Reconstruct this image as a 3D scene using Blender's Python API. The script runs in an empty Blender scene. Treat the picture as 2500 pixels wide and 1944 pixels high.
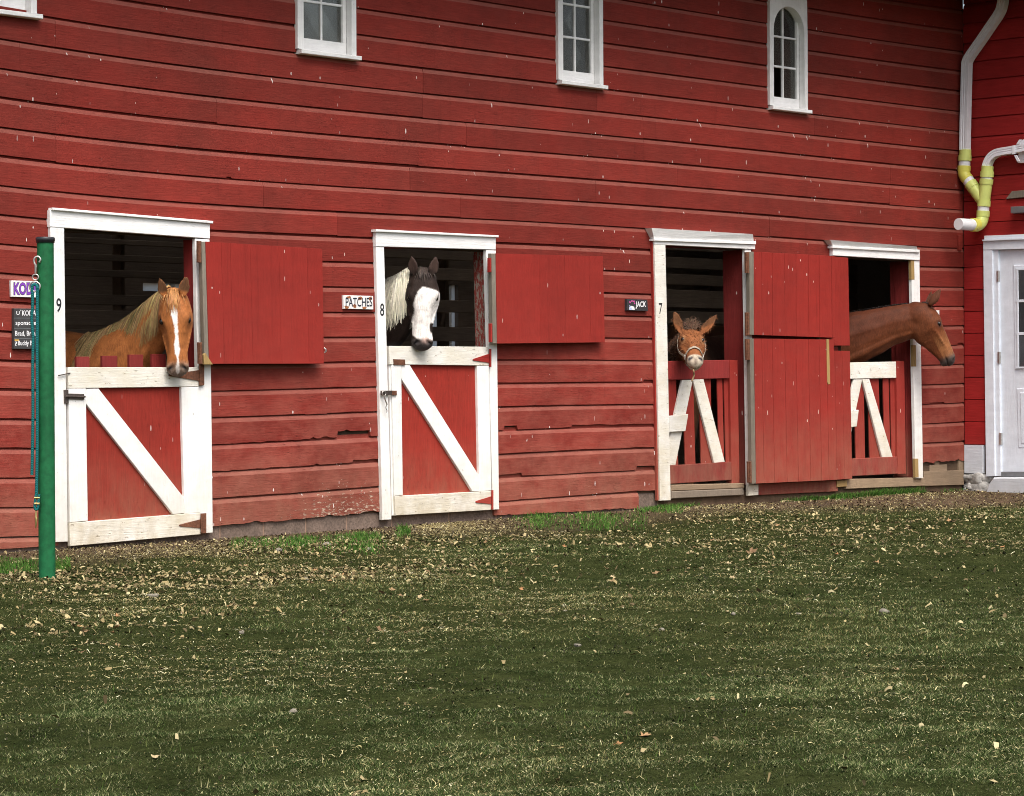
import bpy, bmesh, math, random
import numpy as np
from mathutils import Vector, Matrix

rng = np.random.default_rng(7)
random.seed(7)
scene = bpy.context.scene
COL = scene.collection

# ------------------------------------------------------------------ camera
YAW, PITCH, ROLL = 0.8044549524837957, -0.0085202528532615, -0.004872411945317069
CAM = np.array([-14.925155221197882, -14.366875584568925, 1.1987054730652225])
FPX = 6000.0
_cy, _sy = math.cos(YAW), math.sin(YAW)
FWD = np.array([_sy * math.cos(PITCH), _cy * math.cos(PITCH), math.sin(PITCH)])
_r0 = np.array([_cy, -_sy, 0.0]); _u0 = np.cross(_r0, FWD)
RIGHT = math.cos(ROLL) * _r0 + math.sin(ROLL) * _u0
UP = -math.sin(ROLL) * _r0 + math.cos(ROLL) * _u0
cam_data = bpy.data.cameras.new('camera')
cam = bpy.data.objects.new('camera', cam_data); COL.objects.link(cam)
cam_data.sensor_width = 36.0
cam_data.lens = FPX / 2500.0 * 36.0
cam_data.clip_end = 3000.0
M = Matrix.Identity(4)
for i in range(3):
    M[i][0], M[i][1], M[i][2], M[i][3] = RIGHT[i], UP[i], -FWD[i], CAM[i]
cam.matrix_world = M
scene.camera = cam

# ------------------------------------------------------------------ light
SUN_TO = Vector((-0.30, -0.62, 1.12)).normalized()
SUN_STRENGTH, SUN_ANGLE, SKY_STRENGTH, EXPOSURE = 1.5, 38.0, 0.12, 0.97
world = bpy.data.worlds.new('World'); scene.world = world
world.use_nodes = True
wn = world.node_tree; wn.nodes.clear()
_sky = wn.nodes.new('ShaderNodeTexSky'); _sky.sky_type = 'NISHITA'; _sky.sun_disc = False
_sky.sun_elevation = math.asin(SUN_TO.z); _sky.sun_rotation = math.atan2(SUN_TO.x, SUN_TO.y)
_sky.dust_density = 6.0; _sky.air_density = 1.0; _sky.ozone_density = 1.0
_hs = wn.nodes.new('ShaderNodeHueSaturation'); _hs.inputs['Saturation'].default_value = 0.72
_bg = wn.nodes.new('ShaderNodeBackground'); _bg.inputs['Strength'].default_value = SKY_STRENGTH
_wo = wn.nodes.new('ShaderNodeOutputWorld')
wn.links.new(_sky.outputs[0], _hs.inputs['Color']); wn.links.new(_hs.outputs[0], _bg.inputs['Color'])
wn.links.new(_bg.outputs[0], _wo.inputs[0])
sd = bpy.data.lights.new('sun', 'SUN'); sd.energy = SUN_STRENGTH; sd.angle = math.radians(SUN_ANGLE)
sd.color = (1.0, 0.965, 0.91)
sun = bpy.data.objects.new('sun', sd); COL.objects.link(sun)
sun.location = (0, 0, 12)
sun.rotation_euler = (-SUN_TO).to_track_quat('-Z', 'Y').to_euler()
vs = scene.view_settings
vs.view_transform = 'Standard'; vs.look = 'None'; vs.exposure = EXPOSURE; vs.gamma = 1.0
vs.use_curve_mapping = False
scene.cycles.use_denoising = True
scene.cycles.denoising_prefilter = 'NONE'
scene.cycles.filter_width = 1.0
scene.cycles.sample_clamp_indirect = 4.0

# ------------------------------------------------------------------ pixel -> place on a wall, on the ground
def ray(px, py):
    return FWD + (px - 1250.0) / FPX * RIGHT - (py - 972.0) / FPX * UP
def W(px, py, y=0.0):                      # point of the barn front (plane Y = y)
    d = ray(px, py); return CAM + d * ((y - CAM[1]) / d[1])
XC = 6.80
def WX(px, py, x=XC):                      # point of the wing wall (plane X = x)
    d = ray(px, py); return CAM + d * ((x - CAM[0]) / d[0])
def G(px, py, z=0.0):                      # point of the ground
    d = ray(px, py); return CAM + d * ((z - CAM[2]) / d[2])

# ------------------------------------------------------------------ materials
MATS = {}
class NT:
    def __init__(s, name):
        m = bpy.data.materials.new(name); m.use_nodes = True
        s.m = m; s.t = m.node_tree; s.t.nodes.clear()
        s.out = s.t.nodes.new('ShaderNodeOutputMaterial')
        s.b = s.t.nodes.new('ShaderNodeBsdfPrincipled')
        s.t.links.new(s.b.outputs[0], s.out.inputs[0])
        MATS[name] = m
    def n(s, kind, **kw):
        x = s.t.nodes.new('ShaderNode' + kind)
        for k, v in kw.items(): setattr(x, k, v)
        return x
    def l(s, a, b): s.t.links.new(a, b)
    def put(s, sock, v):
        if isinstance(v, bpy.types.NodeSocket): s.l(v, sock)
        elif isinstance(v, (tuple, list)) and len(v) == 3 and sock.type == 'RGBA': sock.default_value = (*v, 1)
        else: sock.default_value = v
    def pos(s): return s.n('NewGeometry').outputs['Position']
    def scaled(s, v, sc, off=(0, 0, 0)):
        m = s.n('Mapping'); s.l(v, m.inputs[0]); m.inputs['Scale'].default_value = sc; m.inputs['Location'].default_value = off
        return m.outputs[0]
    def noise(s, v, scale, detail=4, rough=0.55):
        x = s.n('TexNoise'); s.l(v, x.inputs['Vector']); x.inputs['Scale'].default_value = scale
        x.inputs['Detail'].default_value = detail; x.inputs['Roughness'].default_value = rough
        return x.outputs['Fac']
    def ramp(s, v, a, b, lo=0.0, hi=1.0):
        x = s.n('MapRange'); s.put(x.inputs['Value'], v)
        x.inputs['From Min'].default_value = a; x.inputs['From Max'].default_value = b
        x.inputs['To Min'].default_value = lo; x.inputs['To Max'].default_value = hi
        return x.outputs[0]
    def math(s, op, a, b=0.0):
        x = s.n('Math', operation=op); s.put(x.inputs[0], a); s.put(x.inputs[1], b); return x.outputs[0]
    def mix(s, f, a, b, blend='MIX'):
        x = s.n('Mix', data_type='RGBA', blend_type=blend)
        s.put(x.inputs[0], f); s.put(x.inputs[6], a); s.put(x.inputs[7], b); return x.outputs[2]
    def bump(s, h, strength, dist):
        x = s.n('Bump'); s.l(h, x.inputs['Height']); x.inputs['Strength'].default_value = strength; x.inputs['Distance'].default_value = dist
        s.l(x.outputs[0], s.b.inputs['Normal'])
    def fin(s, col, rough, spec=0.35, metal=0.0):
        s.put(s.b.inputs['Base Color'], col); s.put(s.b.inputs['Roughness'], rough)
        s.b.inputs['Specular IOR Level'].default_value = spec; s.b.inputs['Metallic'].default_value = metal
        return s.m

def paint(name, base, dark, grain='x', peel=0.75, peelcol=(0.5, 0.36, 0.27), splat=0.0, dirt=(0.30, 0.19, 0.12),
          dirt_top=0.7, dirt_amt=0.5, rough=0.62, peel_low=0.0, smear=0.0, gvar=1.0, dust=0.0, spec=0.12, smearcol=(0.44, 0.145, 0.105), smear_top=1.9):
    s = NT(name); P = s.pos()
    g = (0.9, 14, 14) if grain == 'x' else ((14, 14, 0.9) if grain == 'z' else (14, 0.9, 14))
    gr = s.noise(s.scaled(P, g), 6.0, 5, 0.65)
    big = s.noise(P, 1.3, 3); mid = s.noise(s.scaled(P, (1, 1, 2)), 7.0, 5, 0.6)
    oi = s.n('ObjectInfo').outputs['Random']
    col = s.mix(s.ramp(big, 0.3, 0.7), base, dark)
    val = s.math('MULTIPLY', s.ramp(gr, 0.25, 0.75, 1 - 0.22 * gvar, 1 + 0.14 * gvar), s.ramp(oi, 0, 1, 1 - 0.15 * gvar, 1 + 0.11 * gvar))
    val = s.math('MULTIPLY', val, s.ramp(mid, 0.3, 0.7, 0.92, 1.06))
    hs = s.n('HueSaturation'); s.l(col, hs.inputs['Color']); s.l(val, hs.inputs['Value']); col = hs.outputs[0]
    sep = s.n('SeparateXYZ'); s.l(P, sep.inputs[0]); Z = sep.outputs['Z']
    if splat:
        rs = s.noise(s.scaled(P, (7, 7, 0.45), (2, 0, 5)), 2.2, 6, 0.7)
        col = s.mix(s.ramp(rs, 0.56, 0.78, 0, 0.42), col, tuple(0.45 * v for v in dark))
    if smear:
        sm = s.noise(s.scaled(P, (1.2, 1.2, 2.2), (3, 1, 7)), 3.4, 7, 0.68)
        col = s.mix(s.math('MULTIPLY', s.ramp(sm, 0.36, 0.74, 0.04, smear), s.ramp(Z, smear_top, smear_top - 1.4, 0.12, 1)), col, smearcol)
    if dust:                                 # dust plus sky-lit paleness painted on the coved upper edges
        sn = s.n('SeparateXYZ'); s.l(s.n('NewGeometry').outputs['True Normal'], sn.inputs[0])
        col = s.mix(s.math('MULTIPLY', s.ramp(sn.outputs['Z'], 0.12, 0.25), s.ramp(mid, 0.3, 0.7, dust * .6, dust)), col, (0.40, 0.20, 0.155))
    if dirt_amt:
        dn = s.noise(s.scaled(P, (2.2, 2.2, 1)), 4.0, 5, 0.65)
        dm = s.math('MULTIPLY', s.ramp(Z, dirt_top, 0.0, 0, 1), s.ramp(dn, 0.35, 0.7, 0.15, dirt_amt))
        col = s.mix(dm, col, dirt)
    pn = s.noise(s.scaled(P, (1, 1, 3.2) if grain == 'x' else (3, 3, 1)), 20.0, 7, 0.7)
    thr = peel
    if peel_low:
        low = s.ramp(Z, 0.65, 0.1, 0, peel_low); clump = s.ramp(s.noise(P, 1.7, 3), 0.42, 0.66, 0, 1)
        ax_ = s.math('ABSOLUTE', s.math('SUBTRACT', sep.outputs['X'], float(W(855, 1235)[0])))
        clump = s.math('MAXIMUM', s.math('MULTIPLY', clump, 0.55), s.ramp(ax_, 1.3, 0.25, 0, 1))
        thr = s.math('SUBTRACT', peel, s.math('MULTIPLY', low, clump))
    pm = s.ramp(s.math('SUBTRACT', pn, thr), 0.0, 0.025, 0, 1)
    col = s.mix(pm, col, peelcol)
    if splat:                                # bird droppings and scuffs, each a short streak
        def streak(sc, off, cut, size):
            sv = s.n('SeparateXYZ'); s.l(P, sv.inputs[0])
            cb = s.n('CombineXYZ'); s.l(s.math('ADD', sv.outputs['X'], sv.outputs['Y']), cb.inputs[0]); s.l(sv.outputs['Z'], cb.inputs[1])
            v = s.n('TexVoronoi', voronoi_dimensions='2D'); s.l(s.scaled(cb.outputs[0], sc, off), v.inputs['Vector'])
            v.inputs['Scale'].default_value = 1.0
            cs = s.n('SeparateColor'); s.l(v.outputs['Color'], cs.inputs[0])
            on = s.math('GREATER_THAN', cs.outputs[0], cut)
            rad = s.ramp(cs.outputs[1], 0, 1, size * 0.25, size)
            return s.math('MULTIPLY', on, s.math('LESS_THAN', v.outputs['Distance'], rad))
        a = streak((15, 3.4, 1), (0.3, 0.1, 0), 1 - splat, 0.075)
        b = streak((10, 5, 1), (5.3, 2.1, 0), 1 - splat * 0.8, 0.07)
        col = s.mix(s.math('MULTIPLY', s.math('MAXIMUM', a, b), s.ramp(s.noise(P, 1.1, 2), 0.42, 0.56, 0, 0.85)), col, (0.78, 0.70, 0.66))
    fg = s.noise(s.scaled(P, tuple(4.0 * v for v in g)), 5.0, 4, 0.7)         # fine fibres and checks
    crack = s.math('MULTIPLY', s.ramp(fg, 0.40, 0.30, 0, 1), s.ramp(s.noise(P, 2.3, 4), 0.45, 0.62, 0, 0.75 * min(1, gvar)))
    col = s.mix(crack, col, tuple(0.35 * v for v in dark))
    h = s.math('ADD', s.math('ADD', s.math('MULTIPLY', gr, 0.6), s.math('MULTIPLY', fg, 0.45)), s.math('MULTIPLY', s.math('ADD', pm, crack), -0.6))
    s.bump(h, 0.8, 0.005)
    return s.fin(col, s.ramp(mid, 0.2, 0.8, rough - 0.02, rough + 0.16), spec)

RED, RED2 = (0.250, 0.0285, 0.0208), (0.168, 0.0262, 0.0192)
paint('red_siding', RED, RED2, 'x', 0.76, splat=0.10, dust=0.30, peel_low=0.26, dirt_top=0.7, dirt_amt=0.40, smear=0.48)
paint('red_upright', (0.300, 0.0270, 0.0205), (0.25, 0.026, 0.020), 'z', 0.775, splat=0.09, dirt_top=0.9, dirt_amt=0.5, smear=0.18, gvar=0.35)
paint('red_panel', (0.32, 0.028, 0.019), (0.275, 0.027, 0.018), 'z', 0.80, splat=0.14, dirt_top=0.7, dirt_amt=0.5, smear=0.10)
paint('red_jamb', (0.27, 0.030, 0.028), (0.22, 0.035, 0.032), 'z', 0.70, (0.40, 0.33, 0.27), splat=0.06, dirt_top=1.0, dirt_amt=0.6)
paint('worn_jamb', (0.30, 0.05, 0.04), (0.25, 0.06, 0.05), 'z', 0.50, (0.34, 0.30, 0.25), dirt_top=1.0, dirt_amt=0.4)
paint('red_wing', (0.34, 0.022, 0.021), (0.30, 0.021, 0.020), 'y', 0.85, dirt_amt=0.1, dirt_top=0.6, rough=0.55)
paint('red_hardware', (0.36, 0.03, 0.025), (0.30, 0.03, 0.025), 'x', 0.74, (0.25, 0.12, 0.07), dirt_amt=0.2)
WH, WH2 = (0.88, 0.88, 0.87), (0.85, 0.85, 0.84)
paint('white_trim', WH, WH2, 'z', 0.67, (0.33, 0.30, 0.25), smear=0.22, smearcol=(0.60, 0.54, 0.36), smear_top=2.4, dirt=(0.45, 0.38, 0.24), dirt_top=0.7, dirt_amt=0.45, rough=0.5, gvar=0.35)
paint('white_trim_flat', WH, WH2, 'x', 0.76, (0.35, 0.32, 0.28), dirt=(0.45, 0.38, 0.24), dirt_top=0.45, dirt_amt=0.5, rough=0.5, gvar=0.35)
paint('white_worn', (0.85, 0.84, 0.81), (0.78, 0.76, 0.70), 'x', 0.635, (0.36, 0.28, 0.17), smear=0.55, smearcol=(0.58, 0.50, 0.30), smear_top=2.6, dirt=(0.42, 0.34, 0.2), dirt_top=0.75, dirt_amt=0.7, rough=0.55, gvar=0.35)
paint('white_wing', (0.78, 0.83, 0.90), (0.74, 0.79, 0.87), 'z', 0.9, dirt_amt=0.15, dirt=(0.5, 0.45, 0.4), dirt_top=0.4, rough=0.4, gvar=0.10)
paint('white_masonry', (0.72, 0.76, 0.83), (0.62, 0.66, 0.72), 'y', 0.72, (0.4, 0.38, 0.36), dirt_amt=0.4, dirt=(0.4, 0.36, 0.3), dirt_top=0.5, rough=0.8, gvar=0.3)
paint('gray_wood', (0.24, 0.21, 0.17), (0.17, 0.145, 0.115), 'z', 0.75, (0.36, 0.31, 0.24), dirt_amt=0.2, rough=0.8)
paint('tan_wood', (0.36, 0.26, 0.17), (0.26, 0.19, 0.13), 'x', 0.72, (0.46, 0.37, 0.26), dirt_amt=0.5, dirt=(0.2, 0.15, 0.1), rough=0.85)
paint('fresh_wood', (0.44, 0.30, 0.12), (0.36, 0.24, 0.10), 'z', 0.8, dirt_amt=0.2, rough=0.7)
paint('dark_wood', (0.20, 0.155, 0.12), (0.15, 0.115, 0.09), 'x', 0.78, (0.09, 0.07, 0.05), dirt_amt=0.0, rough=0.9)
paint('stall_board', (0.26, 0.20, 0.155), (0.18, 0.14, 0.11), 'x', 0.70, (0.33, 0.27, 0.2), dirt_amt=0.0, rough=0.9)
paint('brown_plank', (0.14, 0.065, 0.035), (0.095, 0.048, 0.03), 'x', 0.74, (0.18, 0.13, 0.09), dirt_amt=0.3, rough=0.85)
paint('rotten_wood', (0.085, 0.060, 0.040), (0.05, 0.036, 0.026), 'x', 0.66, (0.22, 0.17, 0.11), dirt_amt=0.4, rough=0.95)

def simple(name, base, rough=0.5, metal=0.0, var=0.25, scale=30.0, bump=0.0, spec=0.4):
    s = NT(name); P = s.n('TexCoord').outputs['Object']
    a = s.noise(P, scale, 5, 0.6); b = s.noise(P, scale * 0.15, 3)
    v = s.math('MULTIPLY', s.ramp(a, 0.25, 0.75, 1 - var, 1 + var), s.ramp(b, 0.3, 0.7, 1 - var * 0.5, 1 + var * 0.5))
    hs = s.n('HueSaturation'); hs.inputs['Color'].default_value = (*base, 1); s.l(v, hs.inputs['Value'])
    if bump: s.bump(a, bump, 0.004)
    return s.fin(hs.outputs[0], s.ramp(b, 0.3, 0.7, rough * 0.85, min(1, rough * 1.15)), spec, metal)
simple('rust', (0.16, 0.065, 0.035), 0.75, 0.2, 0.5, 60, 0.5)
simple('steel', (0.55, 0.53, 0.50), 0.35, 0.9, 0.2, 60)
simple('dark_steel', (0.10, 0.08, 0.07), 0.55, 0.6, 0.4, 60, 0.3)
simple('brass', (0.55, 0.40, 0.16), 0.32, 0.9, 0.2, 60)
simple('green_paint', (0.010, 0.105, 0.038), 0.6, 0.0, 0.30, 26, 0.15, 0.2)
simple('black_plastic', (0.025, 0.026, 0.030), 0.45, 0, 0.2, 30)
simple('pvc_green', (0.62, 0.69, 0.20), 0.42, 0, 0.12, 9)
simple('pvc_yellow', (0.70, 0.66, 0.12), 0.42, 0, 0.15, 9)
simple('white_plastic', (0.80, 0.81, 0.84), 0.42, 0, 0.08, 12)
simple('white_metal', (0.84, 0.86, 0.90), 0.38, 0.0, 0.08, 10)
simple('gray_metal', (0.20, 0.21, 0.22), 0.5, 0.4, 0.15, 12)
simple('concrete_block', (0.155, 0.112, 0.088), 0.95, 0, 0.45, 55, 1.0)
simple('mortar', (0.26, 0.17, 0.12), 0.95, 0, 0.25, 40, 0.5)
simple('rough_stone', (0.36, 0.35, 0.33), 0.9, 0, 0.5, 22, 1.0)
simple('pebble', (0.20, 0.18, 0.14), 0.85, 0, 0.35, 18, 0.4)
simple('sign_white', (0.80, 0.79, 0.77), 0.45, 0, 0.05, 10)
simple('sign_black', (0.035, 0.034, 0.038), 0.5, 0, 0.2, 12)
simple('sign_slate', (0.045, 0.043, 0.045), 0.6, 0, 0.25, 20)
simple('purple_ink', (0.20, 0.055, 0.42), 0.5, 0, 0.15, 20)
simple('black_ink', (0.012, 0.012, 0.016), 0.5, 0, 0.1, 10)
simple('navy_ink', (0.014, 0.018, 0.035), 0.5, 0, 0.1, 10)
simple('white_ink', (0.80, 0.80, 0.82), 0.5, 0, 0.05, 10)
simple('brown_ink', (0.30, 0.11, 0.04), 0.6, 0, 0.3, 40)
simple('pink_ink', (0.55, 0.09, 0.32), 0.5, 0, 0.2, 30)
simple('blue_ink', (0.40, 0.46, 0.70), 0.5, 0, 0.2, 30)
simple('gold_ink', (0.60, 0.36, 0.08), 0.5, 0, 0.1, 20)
simple('halter_web', (0.33, 0.29, 0.23), 0.75, 0, 0.25, 80, 0.3)
simple('jute_rope', (0.24, 0.16, 0.08), 0.9, 0, 0.4, 70, 0.6)
def rope_mat():
    s = NT('teal_rope'); P = s.n('TexCoord').outputs['Object']
    w = s.n('TexWave', wave_type='BANDS', bands_direction='DIAGONAL'); s.l(P, w.inputs['Vector']); w.inputs['Scale'].default_value = 45; w.inputs['Distortion'].default_value = 0.6
    col = s.mix(w.outputs['Fac'], (0.004, 0.075, 0.080), (0.010, 0.155, 0.150))
    s.bump(w.outputs['Fac'], 0.5, 0.003); s.fin(col, 0.8, 0.2)
rope_mat()
def glass_mat(name, dust, amt, rough=0.12):
    s = NT(name); P = s.pos()
    d = s.noise(s.scaled(P, (1, 1, 0.5)), 5.0, 6, 0.65)
    s.fin(dust, 0.7, 0.2)
    tr = s.n('BsdfTransparent'); tr.inputs[0].default_value = (0.75, 0.78, 0.76, 1)
    gl = s.n('BsdfGlossy'); gl.inputs['Roughness'].default_value = rough; gl.inputs[0].default_value = (0.9, 0.9, 0.9, 1)
    fr = s.n('Fresnel'); fr.inputs[0].default_value = 1.5
    m1 = s.n('MixShader'); s.l(s.math('MULTIPLY', s.ramp(d, 0.3, 0.75, amt * 0.5, amt * 1.4), s.ramp(s.n('ObjectInfo').outputs['Random'], 0, 1, .6, 1.25)), m1.inputs[0]); s.l(tr.outputs[0], m1.inputs[1]); s.l(s.b.outputs[0], m1.inputs[2])
    m2 = s.n('MixShader'); s.l(fr.outputs[0], m2.inputs[0]); s.l(m1.outputs[0], m2.inputs[1]); s.l(gl.outputs[0], m2.inputs[2])
    s.l(m2.outputs[0], s.out.inputs[0])
glass_mat('dusty_glass', (0.13, 0.125, 0.105), 0.32)
glass_mat('door_glass', (0.30, 0.32, 0.36), 0.18, 0.04)
def frosted():
    s = NT('frosted_pane'); P = s.pos(); d = s.noise(P, 6, 4)
    t = s.n('BsdfTranslucent'); s.l(s.mix(d, (0.75, 0.78, 0.76), (0.9, 0.92, 0.9)), t.inputs[0]); tr = s.n('BsdfTransparent'); mx = s.n('MixShader'); mx.inputs[0].default_value = .35; s.l(t.outputs[0], mx.inputs[1]); s.l(tr.outputs[0], mx.inputs[2]); s.l(mx.outputs[0], s.out.inputs[0])
frosted()
def attr_mat(name, rough=0.6, spec=0.3, var=0.2, scale=60, stretch=(1, 1, 1), translucent=0.0, sheen=0.0, bump=0.0):
    s = NT(name); a = s.n('Attribute'); a.attribute_name = 'col'
    P = s.pos(); nz = s.noise(s.scaled(P, stretch), scale, 5, 0.65); nb = s.noise(P, scale * 0.12, 3)
    v = s.math('MULTIPLY', s.ramp(nz, 0.25, 0.75, 1 - var, 1 + var), s.ramp(nb, 0.3, 0.7, 1 - var * .6, 1 + var * .6))
    hs = s.n('HueSaturation'); s.l(a.outputs['Color'], hs.inputs['Color']); s.l(v, hs.inputs['Value'])
    s.fin(hs.outputs[0], rough, spec)
    if sheen: s.b.inputs['Sheen Weight'].default_value = sheen; s.b.inputs['Sheen Roughness'].default_value = 0.4
    if bump: s.bump(nz, bump, 0.003)
    if translucent:
        t = s.n('BsdfTranslucent'); s.l(hs.outputs[0], t.inputs[0]); mx = s.n('MixShader'); mx.inputs[0].default_value = translucent
        s.l(s.b.outputs[0], mx.inputs[1]); s.l(t.outputs[0], mx.inputs[2]); s.l(mx.outputs[0], s.out.inputs[0])
attr_mat('coat', 0.62, 0.13, 0.34, 130, (1, 1, 0.22), 0, 0.03, 0.8)
attr_mat('hair', 0.55, 0.3, 0.2, 40, (1, 1, 0.2))
attr_mat('blade', 0.8, 0.06, 0.15, 8, (1, 1, 1), 0.25)
attr_mat('chaff', 0.85, 0.15, 0.15, 30)
simple('eye_dark', (0.008, 0.006, 0.005), 0.08, 0, 0.1, 5, 0, 0.6)
def leaf_mat():
    s = NT('dry_leaf'); P = s.n('TexCoord').outputs['Object']; oi = s.n('ObjectInfo').outputs['Random']
    cr = s.n('ValToRGB'); s.l(oi, cr.inputs[0]); e = cr.color_ramp.elements
    e[0].color = (0.17, 0.10, 0.05, 1); e[1].color = (0.42, 0.33, 0.19, 1)
    x = e.new(0.35); x.color = (0.30, 0.20, 0.10, 1); x = e.new(0.55); x.color = (0.34, 0.165, 0.07, 1); x = e.new(0.75); x.color = (0.36, 0.28, 0.15, 1)
    nz = s.noise(P, 40, 4); hs = s.n('HueSaturation'); s.l(cr.outputs[0], hs.inputs['Color']); s.l(s.ramp(nz, .3, .7, .75, 1.2), hs.inputs['Value'])
    s.fin(hs.outputs[0], 0.75, 0.25)
leaf_mat()
def ground_mat():
    s = NT('ground_soil'); P = s.pos(); sep = s.n('SeparateXYZ'); s.l(P, sep.inputs[0])
    big = s.noise(P, 0.55, 4, 0.6); mid = s.noise(P, 3.0, 8, 0.7); fine = s.math('ADD', s.math('MULTIPLY', s.noise(P, 38, 6, 0.75), 0.6), s.math('MULTIPLY', s.noise(P, 170, 4, 0.7), 0.4))
    # bare trodden soil by the wall, thin turf further out
    edge = s.math('ADD', s.math('ADD', sep.outputs['Y'], s.ramp(sep.outputs['X'], 1.5, 6.5, 0, 1.3)), s.math('MULTIPLY', s.math('SUBTRACT', big, 0.5), 2.2))
    turf = s.ramp(edge, -0.2, -1.5, 0, 1)
    soil = s.mix(s.ramp(mid, 0.3, 0.7), (0.055, 0.040, 0.026), (0.115, 0.080, 0.052))
    grass = s.mix(s.ramp(mid, 0.3, 0.7), (0.011, 0.016, 0.005), (0.040, 0.046, 0.016))
    col = s.mix(turf, soil, grass)
    hs = s.n('HueSaturation'); s.l(col, hs.inputs['Color']); s.l(s.ramp(fine, .34, .66, .35, 1.9), hs.inputs['Value'])
    s.bump(s.math('ADD', s.math('MULTIPLY', fine, 0.5), mid), 0.9, 0.03)
    s.fin(hs.outputs[0], 1.0, 0.0)
ground_mat()
MT = MATS

# ------------------------------------------------------------------ scene tree helpers
def tag(o, label=None, cat=None, group=None, kind=None):
    if label: o['label'] = label
    if cat: o['category'] = cat
    if group: o['group'] = group
    if kind: o['kind'] = kind
    return o
def empty(name, loc, label, cat, group=None):
    o = bpy.data.objects.new(name, None); COL.objects.link(o); o.location = loc
    o.empty_display_size = 0.2
    return tag(o, label, cat, group)
def attach(o, parent):
    if parent is not None:
        o.parent = parent
        base = parent
        m = Matrix.Identity(4)
        while base is not None:
            if base.type == 'EMPTY': m = Matrix.Translation(base.location).inverted()
            base = base.parent
        o.matrix_parent_inverse = m if parent.type == 'EMPTY' else Matrix.Identity(4)
    return o
def link(name, me, mat, parent=None):
    o = bpy.data.objects.new(name, me); COL.objects.link(o)
    if mat and len(me.materials) == 0: me.materials.append(MT[mat] if isinstance(mat, str) else mat)
    return attach(o, parent)
def obj(name, verts, faces, mat, parent=None, smooth=False):
    me = bpy.data.meshes.new(name); me.from_pydata([tuple(map(float, v)) for v in verts], [], faces); me.update()
    if smooth: me.polygons.foreach_set('use_smooth', [True] * len(me.polygons))
    return link(name, me, mat, parent)
def arr_mesh(name, V, F, cols=None, smooth=False):
    me = bpy.data.meshes.new(name); V = np.asarray(V, np.float32); F = np.asarray(F, np.int32)
    me.vertices.add(len(V)); me.vertices.foreach_set('co', V.ravel())
    k = F.shape[1]; me.loops.add(F.size); me.loops.foreach_set('vertex_index', F.ravel())
    me.polygons.add(len(F)); me.polygons.foreach_set('loop_start', np.arange(len(F), dtype=np.int32) * k)
    me.polygons.foreach_set('loop_total', np.full(len(F), k, np.int32))
    if smooth: me.polygons.foreach_set('use_smooth', np.ones(len(F), bool))
    me.update(calc_edges=True)
    if cols is not None:
        a = me.color_attributes.new('col', 'FLOAT_COLOR', 'POINT')
        c = np.ones((len(V), 4), np.float32); c[:, :3] = cols; a.data.foreach_set('color', c.ravel())
    return me

def prism(name, front, ext, mat, parent=None, bev=0.003, jit=0.0):
    """A board: polygon `front` (3D points, in order), pushed back by `ext`, with chamfered front edges."""
    p = np.array(front, float); n = len(p); ext = np.array(ext, float); e = ext / np.linalg.norm(ext)
    if jit: p = p + rng.normal(0, jit, p.shape) * (1 - np.abs(e))
    nrm = np.zeros(3)
    for i in range(n): nrm += np.cross(p[i], p[(i + 1) % n])
    if np.dot(nrm, ext) > 0: p = p[::-1]
    nrm = -e
    ins = []
    for i in range(n):
        a, b, c = p[i - 1], p[i], p[(i + 1) % n]
        d1 = (b - a) / (np.linalg.norm(b - a) + 1e-9); d2 = (c - b) / (np.linalg.norm(c - b) + 1e-9)
        n1 = np.cross(nrm, d1); n2 = np.cross(nrm, d2)
        m = n1 + n2; k = 1 + np.dot(n1, n2)
        ins.append(b + m / max(k, 0.35) * bev)
    V = list(ins) + list(p + e * bev) + list(p + ext)
    F = [tuple(range(n))]
    for r in (0, 1):
        for i in range(n):
            j = (i + 1) % n
            F.append((r * n + j, r * n + i, (r + 1) * n + i, (r + 1) * n + j))
    F.append(tuple(2 * n + i for i in reversed(range(n))))
    return obj(name, V, F, mat, parent)
def board(name, quad, y, th, mat, parent=None, bev=0.003, y2=None):
    """A board on the barn front from its outline in picture points; y = its face, th = thickness."""
    pts = []
    for i, q in enumerate(quad):
        yy = y if (y2 is None or i in (0, len(quad) - 1)) else y2
        pts.append(W(q[0], q[1], yy))
    return prism(name, pts, (0, th, 0), mat, parent, bev)
def boardx(name, quad, x, th, mat, parent=None, bev=0.003):
    return prism(name, [WX(q[0], q[1], x) for q in quad], (th, 0, 0), mat, parent, bev)
def box(name, x0, x1, y0, y1, z0, z1, mat, parent=None, bev=0.0):
    if bev: return prism(name, [(x0, y0, z1), (x1, y0, z1), (x1, y0, z0), (x0, y0, z0)], (0, y1 - y0, 0), mat, parent, bev)
    V = [(x, y, z) for x in (x0, x1) for y in (y0, y1) for z in (z0, z1)]
    F = [(0, 1, 3, 2), (4, 6, 7, 5), (0, 4, 5, 1), (2, 3, 7, 6), (0, 2, 6, 4), (1, 5, 7, 3)]
    return obj(name, V, F, mat, parent)
def lerp(a, b, t): return (a[0] + (b[0] - a[0]) * t, a[1] + (b[1] - a[1]) * t)
def cut(quad, t0, t1, g=0.0):              # vertical slice of a quad TL,TR,BR,BL
    TL, TR, BR, BL = quad
    return [lerp(TL, TR, t0 + g), lerp(TL, TR, t1 - g), lerp(BL, BR, t1 - g), lerp(BL, BR, t0 + g)]
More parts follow.
